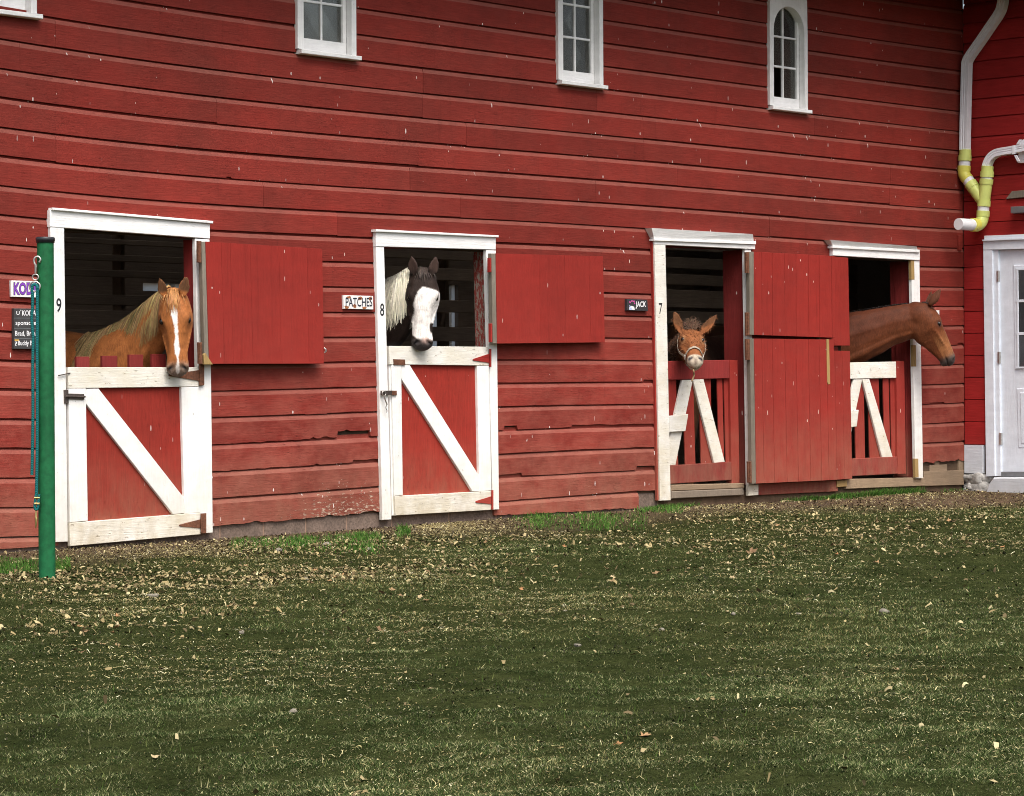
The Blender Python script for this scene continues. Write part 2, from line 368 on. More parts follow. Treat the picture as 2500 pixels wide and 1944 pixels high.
def tube(path, rad, mat, name, parent=None, n=10, closed=False, flat=None, caps=True):
    P = np.array(path, float); m = len(P); R = np.full(m, rad) if np.isscalar(rad) else np.array(rad)
    V = []; F = []; prev = None
    for i in range(m):
        t = (P[(i + 1) % m] - P[i - 1]) if closed else P[min(i + 1, m - 1)] - P[max(i - 1, 0)]
        t = t / (np.linalg.norm(t) + 1e-9)
        a = prev if prev is not None else (np.array([0, 0, 1.0]) if abs(t[2]) < 0.9 else np.array([1.0, 0, 0]))
        a = a - np.dot(a, t) * t; a /= np.linalg.norm(a); prev = a; b = np.cross(t, a)
        for k in range(n):
            an = 2 * math.pi * k / n
            V.append(P[i] + R[i] * (math.cos(an) * a + math.sin(an) * b))
    for i in range(m if closed else m - 1):
        for k in range(n):
            j = (i + 1) % m
            F.append((i * n + k, i * n + (k + 1) % n, j * n + (k + 1) % n, j * n + k))
    if not closed and caps:
        c0 = len(V); V += V[:n]; V += V[(m - 1) * n:m * n]
        F.append(tuple(reversed(range(c0, c0 + n)))); F.append(tuple(c0 + n + k for k in range(n)))
    return obj(name, V, F, mat, parent, True)
def smooth_path(pts, k=6):
    P = [np.array(p, float) for p in pts]; P = [2 * P[0] - P[1]] + P + [2 * P[-1] - P[-2]]; out = []
    for i in range(1, len(P) - 2):
        for j in range(k):
            t = j / k; a, b, c, d = P[i - 1], P[i], P[i + 1], P[i + 2]
            out.append(0.5 * (2 * b + (c - a) * t + (2 * a - 5 * b + 4 * c - d) * t * t + (3 * b - a - 3 * c + d) * t ** 3))
    out.append(P[-2]); return out
def text(name, s, box_px, y, mat, parent, bold=0.0, plane='Y', depth=0.001, shear=0.0):
    """Lettering lying on a face; box_px = (left, top, right, bottom) in picture points."""
    cu = bpy.data.curves.new(name, 'FONT'); cu.body = s; cu.offset = bold; cu.shear = shear; cu.resolution_u = 3
    tmp = bpy.data.objects.new(name, cu); COL.objects.link(tmp)
    dg = bpy.context.evaluated_depsgraph_get(); me = bpy.data.meshes.new_from_object(tmp.evaluated_get(dg))
    bpy.data.objects.remove(tmp); bpy.data.curves.remove(cu)
    co = np.empty(len(me.vertices) * 3, np.float32); me.vertices.foreach_get('co', co); co = co.reshape(-1, 3)
    lo, hi = co.min(0), co.max(0)
    l, t, r, b = box_px
    c00, c10, c01 = W(l, t, y), W(r, t, y), W(l, b, y)
    u = (co[:, 0] - lo[0]) / (hi[0] - lo[0]); v = (hi[1] - co[:, 1]) / (hi[1] - lo[1])
    p = c00 + u[:, None] * (c10 - c00) + v[:, None] * (c01 - c00)
    p[:, 1] = y
    me.vertices.foreach_set('co', p.astype(np.float32).ravel()); me.update()
    me.materials.clear()
    return link(name, me, mat, parent)
def blob(name, quad, y, mat, parent, n=14, rough=0.25, th=0.001):
    cx = sum(q[0] for q in quad) / len(quad); cy = sum(q[1] for q in quad) / len(quad)
    rx = (max(q[0] for q in quad) - min(q[0] for q in quad)) / 2; ry = (max(q[1] for q in quad) - min(q[1] for q in quad)) / 2
    pts = []
    for i in range(n):
        a = 2 * math.pi * i / n; k = 1 + rng.uniform(-rough, rough)
        pts.append(W(cx + rx * k * math.cos(a), cy + ry * k * math.sin(a), y))
    return prism(name, pts, (0, th, 0), mat, parent, 0.0002)

# siding courses: height of course line k at X (an old wall: courses bow and settle)
_C = np.array([-0.00257, 0.03644, 0.02244, -0.02504, 0.02439, -0.00681, -0.00182, 0.04675, -0.03162, -0.05715, 0.00598, 0.01596, -0.02447, 0.00514, 0.00603, -0.02186, 0.0195, 0.01263, -0.00564, -0.00188]).reshape(5, 4)
def ZL(k, x):
    xc = min(max(x, -5.3), 6.85) / 4.0; kc = (min(max(k, -7), 17.2) - 6) / 11.0
    dz = sum(_C[i, j] * xc ** i * kc ** j for i in range(5) for j in range(4))
    return (17.65 - k) * 0.2 + dz

# ================================================================== ground
def hgt(x, y):
    x = np.asarray(x, float); y = np.asarray(y, float)
    h = 0.016 * np.sin(1.3 * x + 0.7 * y) + 0.012 * np.sin(2.9 * y - 1.1 * x + 1.0) + 0.008 * np.sin(6.1 * x + 2.0) * np.sin(5.3 * y) + 0.005 * np.sin(13 * x + 9 * y) + 0.004 * np.sin(23 * x - 17 * y + 2 * np.sin(5 * x)) + 0.004 * np.sin(31 * y + 11 * x + 2 * np.sin(7 * y))
    near = np.clip((-0.25 - y) / 1.2, 0, 1); far = np.clip((40 - np.hypot(x, y + 5)) / 15, 0, 1)
    return h * near * far - 0.005 + 0.03 * np.exp(-((x - 1.0) / 2.2) ** 2) * np.clip(1 - np.abs(y + 0.5) / 1.1, 0, 1)
def graded(lo, hi, step, far):
    core = np.arange(lo, hi + step / 2, step); out = []; d = step
    a = core[0]; left = []
    while a > -far: d *= 1.35; a -= d; left.append(a)
    d = step; b = core[-1]; right = []
    while b < far: d *= 1.35; b += d; right.append(b)
    return np.array(left[::-1] + list(core) + right)
gx, gy = graded(-14, 9, 0.08, 900), graded(-13.5, 0.6, 0.08, 900)
XX, YY = np.meshgrid(gx, gy, indexing='ij')
GV = np.stack([XX, YY, hgt(XX, YY)], -1).reshape(-1, 3); ny = len(gy)
ii, jj = np.meshgrid(np.arange(len(gx) - 1), np.arange(ny - 1), indexing='ij')
q = (ii * ny + jj).ravel()
ground = link('ground', arr_mesh('ground', GV, np.stack([q, q + ny, q + ny + 1, q + 1], 1), smooth=True), 'ground_soil')
tag(ground, kind='structure')

# ================================================================== barn
barn = empty('barn', (0.5, 0, 0), 'long red clapboard barn wall with white trimmed stall doors and small arched windows', 'barn')
def X(px, py=900): return float(W(px, py)[0])
def Z(px, py): return float(W(px, py)[2])
ZE = Z(2330, -18)                                     # underside of the eaves
ZT = ZE + 0.1
HOLES = [   # x0, x1, z0, z1 of the openings through the wall
    (X(150), X(498), 0.02, Z(300, 572)), (X(938), X(1207), 0.02, Z(1060, 609)),
    (X(1622), X(1834), 0.12, Z(1720, 604)), (X(2060), X(2241), 0.12, Z(2140, 634))]
# windows: opening left/right (picture points at the sill), sill top point
WINS = [dict(l=-50, r=70, s=(0, 24)), dict(l=736, r=853, s=(735, 121)), dict(l=1369.5, r=1458, s=(1366, 196)), dict(l=1884, r=1959, s=(1879, 258))]
for w in WINS:
    w['z'] = Z(*w['s']); w['x0'] = X(w['l'], w['s'][1]); w['x1'] = X(w['r'], w['s'][1])
    HOLES.append((w['x0'], w['x1'], w['z'] + 0.01, w['z'] + 1.0))
def holed_wall(name, x0, x1, z0, z1, holes, y0, y1, mat, parent):
    xs = sorted({x0, x1, *[h[i] for h in holes for i in (0, 1) if x0 < h[i] < x1]})
    zs = sorted({z0, z1, *[h[i] for h in holes for i in (2, 3) if z0 < h[i] < z1]})
    nx, nz = len(xs) - 1, len(zs) - 1
    solid = [[not any(h[0] < (xs[i] + xs[i + 1]) / 2 < h[1] and h[2] < (zs[j] + zs[j + 1]) / 2 < h[3] for h in holes) for j in range(nz)] for i in range(nx)]
    V = []; F = []; idx = {}
    def vi(i, j, s):
        if (i, j, s) not in idx: idx[(i, j, s)] = len(V); V.append((xs[i], y1 if s else y0, zs[j]))
        return idx[(i, j, s)]
    for i in range(nx):
        for j in range(nz):
            if not solid[i][j]: continue
            F.append((vi(i, j, 0), vi(i + 1, j, 0), vi(i + 1, j + 1, 0), vi(i, j + 1, 0)))
            F.append((vi(i, j, 1), vi(i, j + 1, 1), vi(i + 1, j + 1, 1), vi(i + 1, j, 1)))
            for di, dj, e in ((-1, 0, ((0, 0), (0, 1))), (1, 0, ((1, 1), (1, 0))), (0, -1, ((1, 0), (0, 0))), (0, 1, ((0, 1), (1, 1)))):
                a, b = i + di, j + dj
                if 0 <= a < nx and 0 <= b < nz and solid[a][b]: continue
                p0, p1 = (i + e[0][0], j + e[0][1]), (i + e[1][0], j + e[1][1])
                F.append((vi(*p0, 0), vi(*p0, 1), vi(*p1, 1), vi(*p1, 0)))
    return obj(name, V, F, mat, parent)
XL, YB = -8.0, 4.6
holed_wall('wall_sheathing', XL, XC, -0.1, ZT, HOLES, 0.034, 0.10, 'rotten_wood', barn)
# rear wall with its own windows (seen as pale panes through the stall doors)
RW = []
def rear_win(px0, py0, px1, py1):
    a, b = W(px0, py0, YB), W(px1, py1, YB); RW.append((float(a[0]), float(b[0]), float(b[2]), float(a[2])))
rear_win(349, 690, 452, 713); rear_win(1052, 694, 1119, 850); rear_win(1768, 800, 1779, 870)
OPENR = []
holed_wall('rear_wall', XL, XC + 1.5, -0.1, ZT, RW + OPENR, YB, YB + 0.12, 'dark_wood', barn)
for x0, x1, z0, z1 in RW:
    p = box('rear_pane', x0, x1, YB + 0.05, YB + 0.056, z0, z1, 'frosted_pane', barn)
    xm = x0 + (x1 - x0) * 0.72
    box('muntin', xm - 0.025, xm + 0.025, YB + 0.01, YB + 0.04, z0, z1, 'white_trim', p)
def plank_row(px0, px1, rows, y, mat='stall_board'):
    for py0, py1 in rows:
        pa, pb = W(px0, py0, y), W(px1, py1, y)
        box('stall_plank', pa[0], pb[0], y + rng.uniform(0, .012), y + .05, pb[2], pa[2], mat, barn, 0.004)
plank_row(60, 600, [(470, 520), (522, 572), (574, 611), (613, 650), (652, 687), (714, 752), (754, 800), (802, 850)], 2.1)
plank_row(880, 1330, [(520, 560), (562, 600), (602, 645), (647, 693), (727, 768), (795, 836), (846, 890)], 2.4)
plank_row(1570, 1860, [(540, 580), (582, 622), (624, 664), (666, 703), (705, 756), (758, 793), (830, 832), (862, 890)], 2.4)
plank_row(1640, 1800, [(794, 829)], 2.38, 'brown_plank')
plank_row(1990, 2300, [(560, 600), (602, 640), (642, 682), (684, 724), (726, 766), (768, 810), (812, 856), (858, 900)], 2.4)
for px in (300, 1091, 1300): 
    pa = W(px - 5, 560, 2.2 if px < 500 else 2.5); pb = W(px + 6, 900, 2.2 if px < 500 else 2.5)
    box('stall_post', pa[0], pb[0], pa[1], pa[1] + .12, 0.06, 2.8, 'stall_board', barn)
box('end_wall', XL - 0.1, XL, 0.034, 1.2, -0.1, ZT, 'red_siding', barn); box('end_wall', XL - 0.1, XL, 3.6, YB + 0.12, -0.1, ZT, 'red_siding', barn); box('end_wall', XL - 0.1, XL, 1.2, 3.6, 2.6, ZT, 'red_siding', barn)  # unseen doorway gap between the pieces, added to let light inside
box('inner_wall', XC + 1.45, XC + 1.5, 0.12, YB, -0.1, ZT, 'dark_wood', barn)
box('stall_floor', XL, XC + 1.45, 0.105, YB - 0.01, 0.0, 0.06, 'stall_board', barn)
# roof with projecting eaves, overhang deepened to shade the upper wall
RIDGE = (YB / 2, ZT + 2.0)
def roof_slab(name, y0, z0, y1, z1, parent, x0=XL - 0.4, x1=XC + 4, t=0.14):
    V = [(x, y, z + dz) for x in (x0, x1) for (y, z) in ((y0, z0), (y1, z1)) for dz in (0, t)]
    return obj(name, V, [(0, 2, 6, 4), (1, 5, 7, 3), (0, 1, 3, 2), (4, 6, 7, 5), (0, 4, 5, 1), (2, 3, 7, 6)], 'rotten_wood', parent)
def rz(y): return ZE + 0.02 + (RIDGE[1] - ZE) * (y + 1.05) / (RIDGE[0] + 1.05)
SK0, SK1 = 0.66, 0.89  # unseen open slot in the roof slope, added to brighten the stalls
roof = roof_slab('roof', -1.05, rz(-1.05), SK0, rz(SK0), barn)
roof_slab('roof', SK1, rz(SK1), RIDGE[0], RIDGE[1], barn); roof_slab('roof', RIDGE[0], RIDGE[1], YB + 0.6, ZE, barn)
box('soffit', XL - 0.4, XC + 4, -1.04, 0.12, ZE, ZE + 0.02, 'rotten_wood', barn)
obj('gable', [(XL, 0.034, ZT - .01), (XL, YB + .1, ZT - .01), (XL, RIDGE[0], RIDGE[1]), (XL - .1, 0.034, ZT - .01), (XL - .1, YB + .1, ZT - .01), (XL - .1, RIDGE[0], RIDGE[1])],
    [(0, 1, 2), (5, 4, 3), (0, 3, 4, 1), (1, 4, 5, 2), (2, 5, 3, 0)], 'red_siding', barn)
# clapboards ---------------------------------------------------------
BLOCK = []      # x0, x1, z0, z1 where no clapboard runs (middle of the trim around each opening)
BLOCK.append((X(140), X(503), -1, Z(300, 545))); BLOCK.append((X(935), X(1205), -1, Z(1060, 590)))
BLOCK.append((X(1610), X(1836), -1, Z(1720, 585))); BLOCK.append((X(2046), X(2240), -1, Z(2140, 612)))
for w in WINS: BLOCK.append((w['x0'] - 0.05, w['x1'] + 0.04, w['z'] - 0.03, w['z'] + 1.1))
NOTCH = [(14, 822, 905, 0.048), (14, 1229, 1264, 0.034), (14, 1395, 1602, 0.016), (16, 1552, 1606, 0.034), (16, 1216, 1275, 0.022),
         (12, 1570, 1602, 0.018), (15, 860, 935, 0.02), (13, 745, 800, -0.006), (4, 555, 570, 0.01), (13, 2270, 2306, 0.012), (10, 2338, 2353, 0.02), (6, 768, 800, 0.0)]
def clap(k, x0, x1, bottom=None, rag=0.0, seed=0):
    L = x1 - x0
    step = 0.035 if rag > 0.004 else 0.16
    n = max(2, int(L / step) + 1); xs = list(np.linspace(x0, x1, n))
    for kk, a, b, d in NOTCH:
        if kk == k:
            y = 900
            xa, xb = X(a, 1000), X(b, 1000)
            for v in (xa, xa + 0.012, xb - 0.012, xb):
                if x0 < v < x1: xs.append(v)
    xs = sorted(xs); V = []; F = []
    r = np.random.default_rng(seed); ph = r.uniform(0, 6, 6); yj = r.uniform(-0.0012, 0.0016); zj = r.normal(0, 0.0020); tilt = r.normal(0, 0.0014)
    for x in xs:
        zb = (ZL(k, x) if bottom is None else bottom(x)) + zj + tilt * (x - x0); zt = ZL(k - 1, x)
        dz = 0.0
        for kk, a, b, d in NOTCH:
            if kk == k and X(a, 1000) + 0.006 < x < X(b, 1000) - 0.006: dz = max(dz, d) if d > 0 else d
        if rag:
            v = sum(math.sin(x * f + p) for f, p in zip((2.1, 4.7, 9.3, 17.0, 31.0, 53.0), ph)) / 6
            dz += rag * (v + 0.35 * r.normal() * 0.3)
            if v > 0.36: dz += rag * 0.8
        zb += dz
        wy = yj + 0.0010 * math.sin(x * 1.7 + ph[0])
        zc = zt - 0.040
        V += [(x, wy + 0.022, zb), (x, wy, zb + 0.0), (x, wy, zc - .004), (x, wy + 0.0095, zt - 0.013), (x, wy + 0.024, zt - 0.011), (x, wy + 0.0245, zt + 0.022), (x, wy + 0.031, zt + 0.022), (x, wy + 0.031, zb)]
    m = 8
    for i in range(len(xs) - 1):
        for j in range(m):
            a, b = i * m + j, i * m + (j + 1) % m
            F.append((a, b, b + m, a + m))
    F.append(tuple(reversed(range(m)))); F.append(tuple((len(xs) - 1) * m + j for j in range(m)))
    F = [tuple(reversed(f)) for f in F]
    return obj('clapboard', V, F, 'red_siding', barn)
XRc = XC - 0.005
seed = 0
for k in range(-9, 19):
    zmid = (17.65 - k + 0.5) * 0.2
    if zmid > ZT: continue
    segs = [(XL, XRc)]
    for b in BLOCK:
        new = []
        for a0, a1 in segs:
            z = 0.5 * (ZL(k, (max(a0, b[0]) + min(a1, b[1])) / 2) + ZL(k - 1, (max(a0, b[0]) + min(a1, b[1])) / 2)) if max(a0, b[0]) < min(a1, b[1]) else None
            if z is None or not (b[2] < z < b[3]): new.append((a0, a1)); continue
            if b[0] - a0 > 0.03: new.append((a0, b[0]))
            if a1 - b[1] > 0.03: new.append((b[1], a1))
        segs = new
    for a0, a1 in segs:
        xm = (a0 + a1) / 2
        bottom = None; rag = 0.0 if k < 11 else (0.0025 if k < 14 else 0.004)
        if k == 17 and X(520) - 0.3 < xm < X(930): rag = 0.010
        if k == 14 and X(520) - 0.3 < xm < X(930): rag = 0.010
        if k == 15 and X(520) - 0.3 < xm < X(930): rag = 0.008
        if xm > X(2200):
            if k >= 17: continue
            if k == 16: rag = 0.03
        elif xm > X(1840) and xm < X(2060):
            if k >= 17: continue
        if k == 18:
            if xm < X(125): bottom = lambda x: 0.018; rag = 0.004
            elif X(1213) - 0.1 < xm < X(1605): a1 = X(1560, 1250); bottom = lambda x: 0.035 - 0.006 * (x - 1); rag = 0.005
            else: continue
        # split long runs into boards
        cuts = [a0]; x = a0
        while a1 - x > 3.2:
            x += rng.uniform(1.9, 4.2)
            if a1 - x > 0.7: cuts.append(x)
            else: break
        cuts.append(a1)
        for c0, c1 in zip(cuts[:-1], cuts[1:]):
            seed += 1
            clap(k, c0 + 0.0012, c1 - 0.0012, bottom, rag, seed)

# foundation, sills and rotten framing along the foot of the wall -----
def zr(*p): return Z(*p)
fx = [X(-60), X(60), X(170), X(300), X(435), X(540), X(647), X(750), X(849), X(960), X(1100), X(1215), X(1345), X(1470), X(1610)]
for a, b in zip(fx[:-1], fx[1:]):
    box('foundation_block', a + 0.006, b - 0.006, 0.02 + rng.uniform(0, .006), 0.2, -0.15, (0.118 if X(505) < (a + b) / 2 < X(935) else 0.155) + rng.uniform(-.004, .004), 'concrete_block', barn, 0.006)
    box('mortar_joint', b - 0.008, b + 0.008, 0.028, 0.19, -0.15, 0.112, 'mortar', barn)
box('foundation_block', X(1610) + 0.01, X(1840), 0.05, 0.2, -0.15, 0.06, 'concrete_block', barn, 0.006)
box('sill_beam', X(505), X(960), 0.075, 0.15, 0.10, 0.205, 'rotten_wood', barn, 0.004)
board('base_board', [(1846, 1181), (2046, 1173), (2046, 1200), (1852, 1209)], 0.002, 0.05, 'red_jamb', barn)
board('sill_block', [(2044, 1174), (2068, 1173), (2068, 1188), (2044, 1190)], -0.01, 0.06, 'fresh_wood', barn)
board('sill_beam', [(2066, 1170), (2258, 1166), (2258, 1186), (2066, 1194)], 0.0, 0.08, 'tan_wood', barn)
board('sill_beam', [(2256, 1152), (2354, 1148), (2354, 1184), (2256, 1187)], 0.005, 0.09, 'tan_wood', barn)
board('framing_stud', [(2282, 1118), (2294, 1118), (2294, 1154), (2282, 1154)], 0.03, 0.05, 'tan_wood', barn)
board('framing_stud', [(2340, 1116), (2354, 1116), (2355, 1150), (2341, 1150)], 0.012, 0.06, 'tan_wood', barn)
board('framing_block', [(2270, 1136), (2312, 1134), (2312, 1153), (2270, 1154)], 0.02, 0.05, 'tan_wood', barn)
board('framing_block', [(2256, 1140), (2269, 1140), (2269, 1153), (2256, 1153)], 0.03, 0.04, 'rotten_wood', barn)

# trim around the stall doors ------------------------------------------
def casing(name, quad, y=-0.030, th=0.036, mat='white_trim', bev=0.003): return board(name, quad, y, th, mat, barn, bev)
def cap(quad, y=-0.055, th=0.06): return board('drip_cap', quad, y, th, 'white_trim_flat', barn, 0.003)
def reveal(top, bot, depth, mat, name='door_jamb', y0=0.0045, th=0.03):
    a, b = W(*top, 0), W(*bot, 0)
    return prism(name, [(a[0], y0, a[2]), (a[0], depth, a[2]), (b[0], depth, b[2]), (b[0], y0, b[2])], (th, 0, 0), mat, barn, 0.002)
def head(l, r, depth, mat):
    a, b = W(*l, 0), W(*r, 0)
    return prism('head_jamb', [(a[0], 0.0045, a[2]), (a[0], depth, a[2]), (b[0], depth, b[2]), (b[0], 0.0045, b[2])], (0, 0, 0.03), mat, barn, 0.002)
# stall 9
c9 = casing('door_casing', [(123, 554), (157, 556), (166, 1323), (137, 1324)])
casing('door_casing', [(477, 583), (512, 585), (520, 1301), (489, 1303)])
casing('door_header', [(122, 513), (513, 547), (513, 583), (122, 554)], -0.034, 0.04, 'white_trim_flat')
cap([(129, 507), (521, 540), (521, 546), (129, 513)])
reveal((478, 584), (489, 1303), 0.15, 'red_jamb'); reveal((156, 557), (165, 1323), 0.15, 'red_jamb', th=-0.03)
head((158, 557.5), (477, 581), 0.15, 'red_jamb')
text('number', '9', (137.5, 728, 150, 763), -0.0312, 'black_ink', c9, 0.012)
# stall 8
c8 = casing('door_casing', [(918, 603), (938, 604), (956, 1269), (934, 1270)])
casing('door_casing', [(1187, 611), (1211, 612), (1219, 1244), (1204, 1245)])
casing('door_header', [(918, 566), (1211, 580), (1211, 610), (918, 602)], -0.034, 0.04, 'white_trim_flat')
cap([(918, 560), (1218, 575), (1218, 580), (918, 566)])
reveal((1188, 612), (1204, 1245), 0.16, 'worn_jamb'); reveal((937, 604), (953, 1268), 0.16, 'red_jamb', th=-0.03)
head((939, 605), (1187, 609), 0.16, 'red_jamb')
text('number', '8', (928, 741, 938, 772), -0.0312, 'black_ink', c8, 0.012)
# stall 7
c7 = casing('door_casing', [(1598, 597), (1625, 599), (1638, 1222), (1612, 1223)], -0.04, 0.046, 'white_worn')
board('trim_strip', [(1592, 574), (1598.6, 577), (1611, 1222), (1605, 1222)], -0.022, 0.026, 'red_upright', barn)
casing('door_casing', [(1819, 609), (1834, 610), (1841, 1183), (1828, 1184)])
casing('plinth_block', [(1828, 1185), (1852, 1183), (1852, 1209), (1828, 1211)], -0.028, 0.034, 'white_worn')
casing('door_header', [(1598, 588), (1844, 598), (1844, 609), (1598, 597)], -0.042, 0.048, 'white_trim_flat')
def crown(q0, q1, y0, y1, name='crown_moulding'):
    a, b = [W(*q, y1) for q in q0], [W(*q, y0) for q in q1]       # upper edge stands further out
    pts = [a[0], a[1], b[1], b[0]]
    V = [a[0], a[1], b[1], b[0]] + [np.array([p[0], 0.004, p[2]]) for p in pts]
    F = [(3, 2, 1, 0), (4, 5, 6, 7), (0, 1, 5, 4), (1, 2, 6, 5), (2, 3, 7, 6), (3, 0, 4, 7)]
    return obj(name, V, F, 'white_trim_flat', barn)
crown([(1591, 557), (1838, 572)], [(1597, 583), (1840, 588)], -0.045, -0.075)
cap([(1598, 583), (1846, 589), (1846, 597), (1598, 588)], -0.06, 0.065)
reveal((1819, 610), (1828, 1184), 0.27, 'red_jamb'); reveal((1625, 600), (1637, 1222), 0.2, 'red_jamb', th=-0.03)
head((1626, 599.5), (1819, 607), 0.27, 'red_jamb')
text('number', '7', (1609, 740, 1617, 768), -0.0412, 'black_ink', c7, 0.01)
board('door_sill', [(1639, 1184), (1817, 1180), (1818, 1192), (1639, 1199)], 0.004, 0.2, 'tan_wood', barn, 0.006)
board('door_sill', [(1640, 1200), (1816, 1193), (1817, 1209), (1640, 1218)], -0.012, 0.2, 'gray_wood', barn, 0.006)
# last stall, by the corner
casing('door_casing', [(2225, 636), (2245, 637), (2254, 1168), (2236, 1168)])
for q in ([(2224, 636), (2232, 636), (2233, 683), (2225, 683)], [(2229, 843), (2236, 843), (2237, 895), (2230, 895)], [(2234, 1120), (2242, 1120), (2243, 1166), (2235, 1166)]):
    board('hinge_scar', q, -0.0325, 0.03, 'fresh_wood', barn, 0.001)
casing('door_header', [(2034, 606), (2246, 617), (2246, 636), (2034, 624)], -0.042, 0.048, 'white_trim_flat')
crown([(2027, 586), (2238, 602)], [(2033, 600), (2240, 610)], -0.045, -0.075)
cap([(2033, 600), (2246, 610), (2246, 617), (2033, 606)], -0.06, 0.065)
reveal((2226, 637), (2235, 1168), 0.27, 'red_jamb')
head((2060, 626), (2225, 635), 0.27, 'red_jamb')
board('corner_post', [(2340, 575), (2347, 575), (2349, 612), (2342, 612)], -0.02, 0.03, 'red_siding', barn)

# hinge helpers
def strap(parent, tip, up, low, plate, y, mat, n_screws=3):
    h = board('hinge', [up, low, (tip[0], tip[1] + 2.2), (tip[0] - 2.5, tip[1]), (tip[0], tip[1] - 2.2)], y, 0.006, mat, parent, 0.001)
    p = board('hinge_plate', plate, y - 0.002, 0.007, mat, parent, 0.001)
    kx = (up[0] + low[0]) / 2
    a, b = W(kx + 1.5, plate[0][1], y - 0.006), W(kx + 2.5, plate[2][1], y - 0.006)
    tube([a, b], 0.007, mat, 'hinge_pin', parent, 8)
    return h
# ---- lower door of stall 9
d9 = board('stall_door', [(205, 938), (450, 935), (458, 1262), (212, 1283)], -0.010, 0.03, 'red_panel', barn)
board('rail', [(166, 897), (484, 897), (485.5, 944), (168, 948.5)], -0.038, 0.03, 'white_worn', d9)
board('stile', [(168, 949), (210, 948.8), (215, 1272), (171, 1276)], -0.037, 0.03, 'white_trim', d9)
board('stile', [(443, 946), (485.5, 945), (489, 1251.5), (451, 1255)], -0.037, 0.03, 'white_trim', d9)
board('rail', [(170, 1277), (489, 1252), (490, 1305), (172, 1334)], -0.040, 0.032, 'white_worn', d9)
board('brace', [(211, 949.5), (241, 949), (450, 1216), (450, 1253.5), (423, 1256), (211, 987)], -0.034, 0.026, 'white_trim', d9)
strap(d9, (440, 1283), (490, 1268), (490, 1290), [(492, 1254), (504, 1253), (504, 1302), (492, 1303)], -0.046, 'rust')
strap(d9, (414, 916), (486, 904), (486, 930), [(487, 888), (499, 888), (499, 941), (487, 942)], -0.046, 'rust')
bl = board('bolt_latch', [(168, 961), (206, 962), (206, 976), (168, 975)], -0.047, 0.010, 'dark_steel', d9, 0.002)
tube([W(160, 968, -0.052), W(208, 969, -0.052)], 0.007, 'dark_steel', 'latch_bolt', d9, 8)
board('latch_keeper', [(157, 952), (167, 952), (168, 985), (158, 985)], -0.040, 0.012, 'dark_steel', d9, 0.002)
board('hasp_pin', [(143, 916), (172, 910), (172, 912.5), (143, 918.5)], -0.046, 0.006, 'dark_steel', d9, 0.001)
# picket tops of the inner gate behind it
ig = board('inner_gate', [(180, 905), (440, 905), (440, 930), (180, 930)], 0.135, 0.03, 'red_jamb', barn)
for a, b, t in ((191, 221, 871), (254, 289, 869), (320, 352, 866), (376, 407, 865)):
    board('picket', [(a - 4, t), (b - 2, t), (b, 1200), (a, 1200)], 0.105, 0.026, 'red_jamb', ig, 0.003)
# ---- lower door of stall 8
d8 = board('stall_door', [(974, 884), (1170, 886), (1178, 1206), (982, 1216)], -0.010, 0.03, 'red_panel', barn)
board('rail', [(950, 845), (1192, 847), (1193.5, 893), (952, 890)], -0.040, 0.05, 'white_worn', d8)
board('stile', [(956, 890.5), (980, 891), (984, 1209), (963, 1211), ], -0.039, 0.048, 'white_trim', d8)
board('stile', [(1165, 893.5), (1194, 893.5), (1200, 1198), (1171, 1200)], -0.039, 0.032, 'white_trim', d8)
board('rail', [(964, 1211.5), (1200, 1199), (1204, 1245), (966, 1259)], -0.042, 0.05, 'white_worn', d8)
board('edge_board', [(949, 846), (956, 890), (964, 1259), (957, 1259.6)], -0.022, 0.03, 'white_trim', d8)
board('brace', [(980, 891.5), (1001, 892), (1172, 1165), (1172, 1199.5), (1154, 1200), (980, 925)], -0.036, 0.028, 'white_trim', d8)
strap(d8, (1157, 878.5), (1195, 864), (1195, 886), [(1195.5, 852), (1200, 852), (1200, 896), (1195.5, 896)], -0.048, 'red_hardware')
strap(d8, (1163.5, 1225.5), (1200, 1212), (1200, 1231), [(1200.5, 1197), (1205, 1197), (1205, 1244), (1200.5, 1244)], -0.049, 'red_hardware')
board('hasp', [(930, 954), (969, 954), (969, 965.5), (930, 965.5)], -0.050, 0.006, 'dark_steel', d8, 0.001)
board('hasp_end', [(958, 954.5), (969, 954.5), (969, 965), (958, 965)], -0.053, 0.004, 'rust', d8, 0.001)
board('strap_remnant', [(961, 877), (989, 878), (990, 892), (962, 891)], -0.047, 0.006, 'rust', d8, 0.001)
for px0, px1, py0, py1, nm in ((933, 942, 955, 967, 'snap_eye'),):
    pts = [W((px0 + px1) / 2 + 4.5 * math.cos(a), (py0 + py1) / 2 + 6 * math.sin(a), -0.06) for a in np.linspace(0, 2 * math.pi, 13)[:-1]]
    tube(pts, 0.004, 'steel', nm, d8, 6, closed=True)
tube(smooth_path([W(938, 966, -0.062), W(940, 975, -0.064), W(943, 983, -0.062), W(945, 988, -0.06)], 3), 0.0055, 'steel', 'snap_hook', d8, 6)
tube(smooth_path([W(944, 988, -0.06), W(942, 996, -0.06), W(945, 1003, -0.058), W(943, 1007, -0.058)], 3), 0.003, 'dark_steel', 'snap_chain', d8, 6)

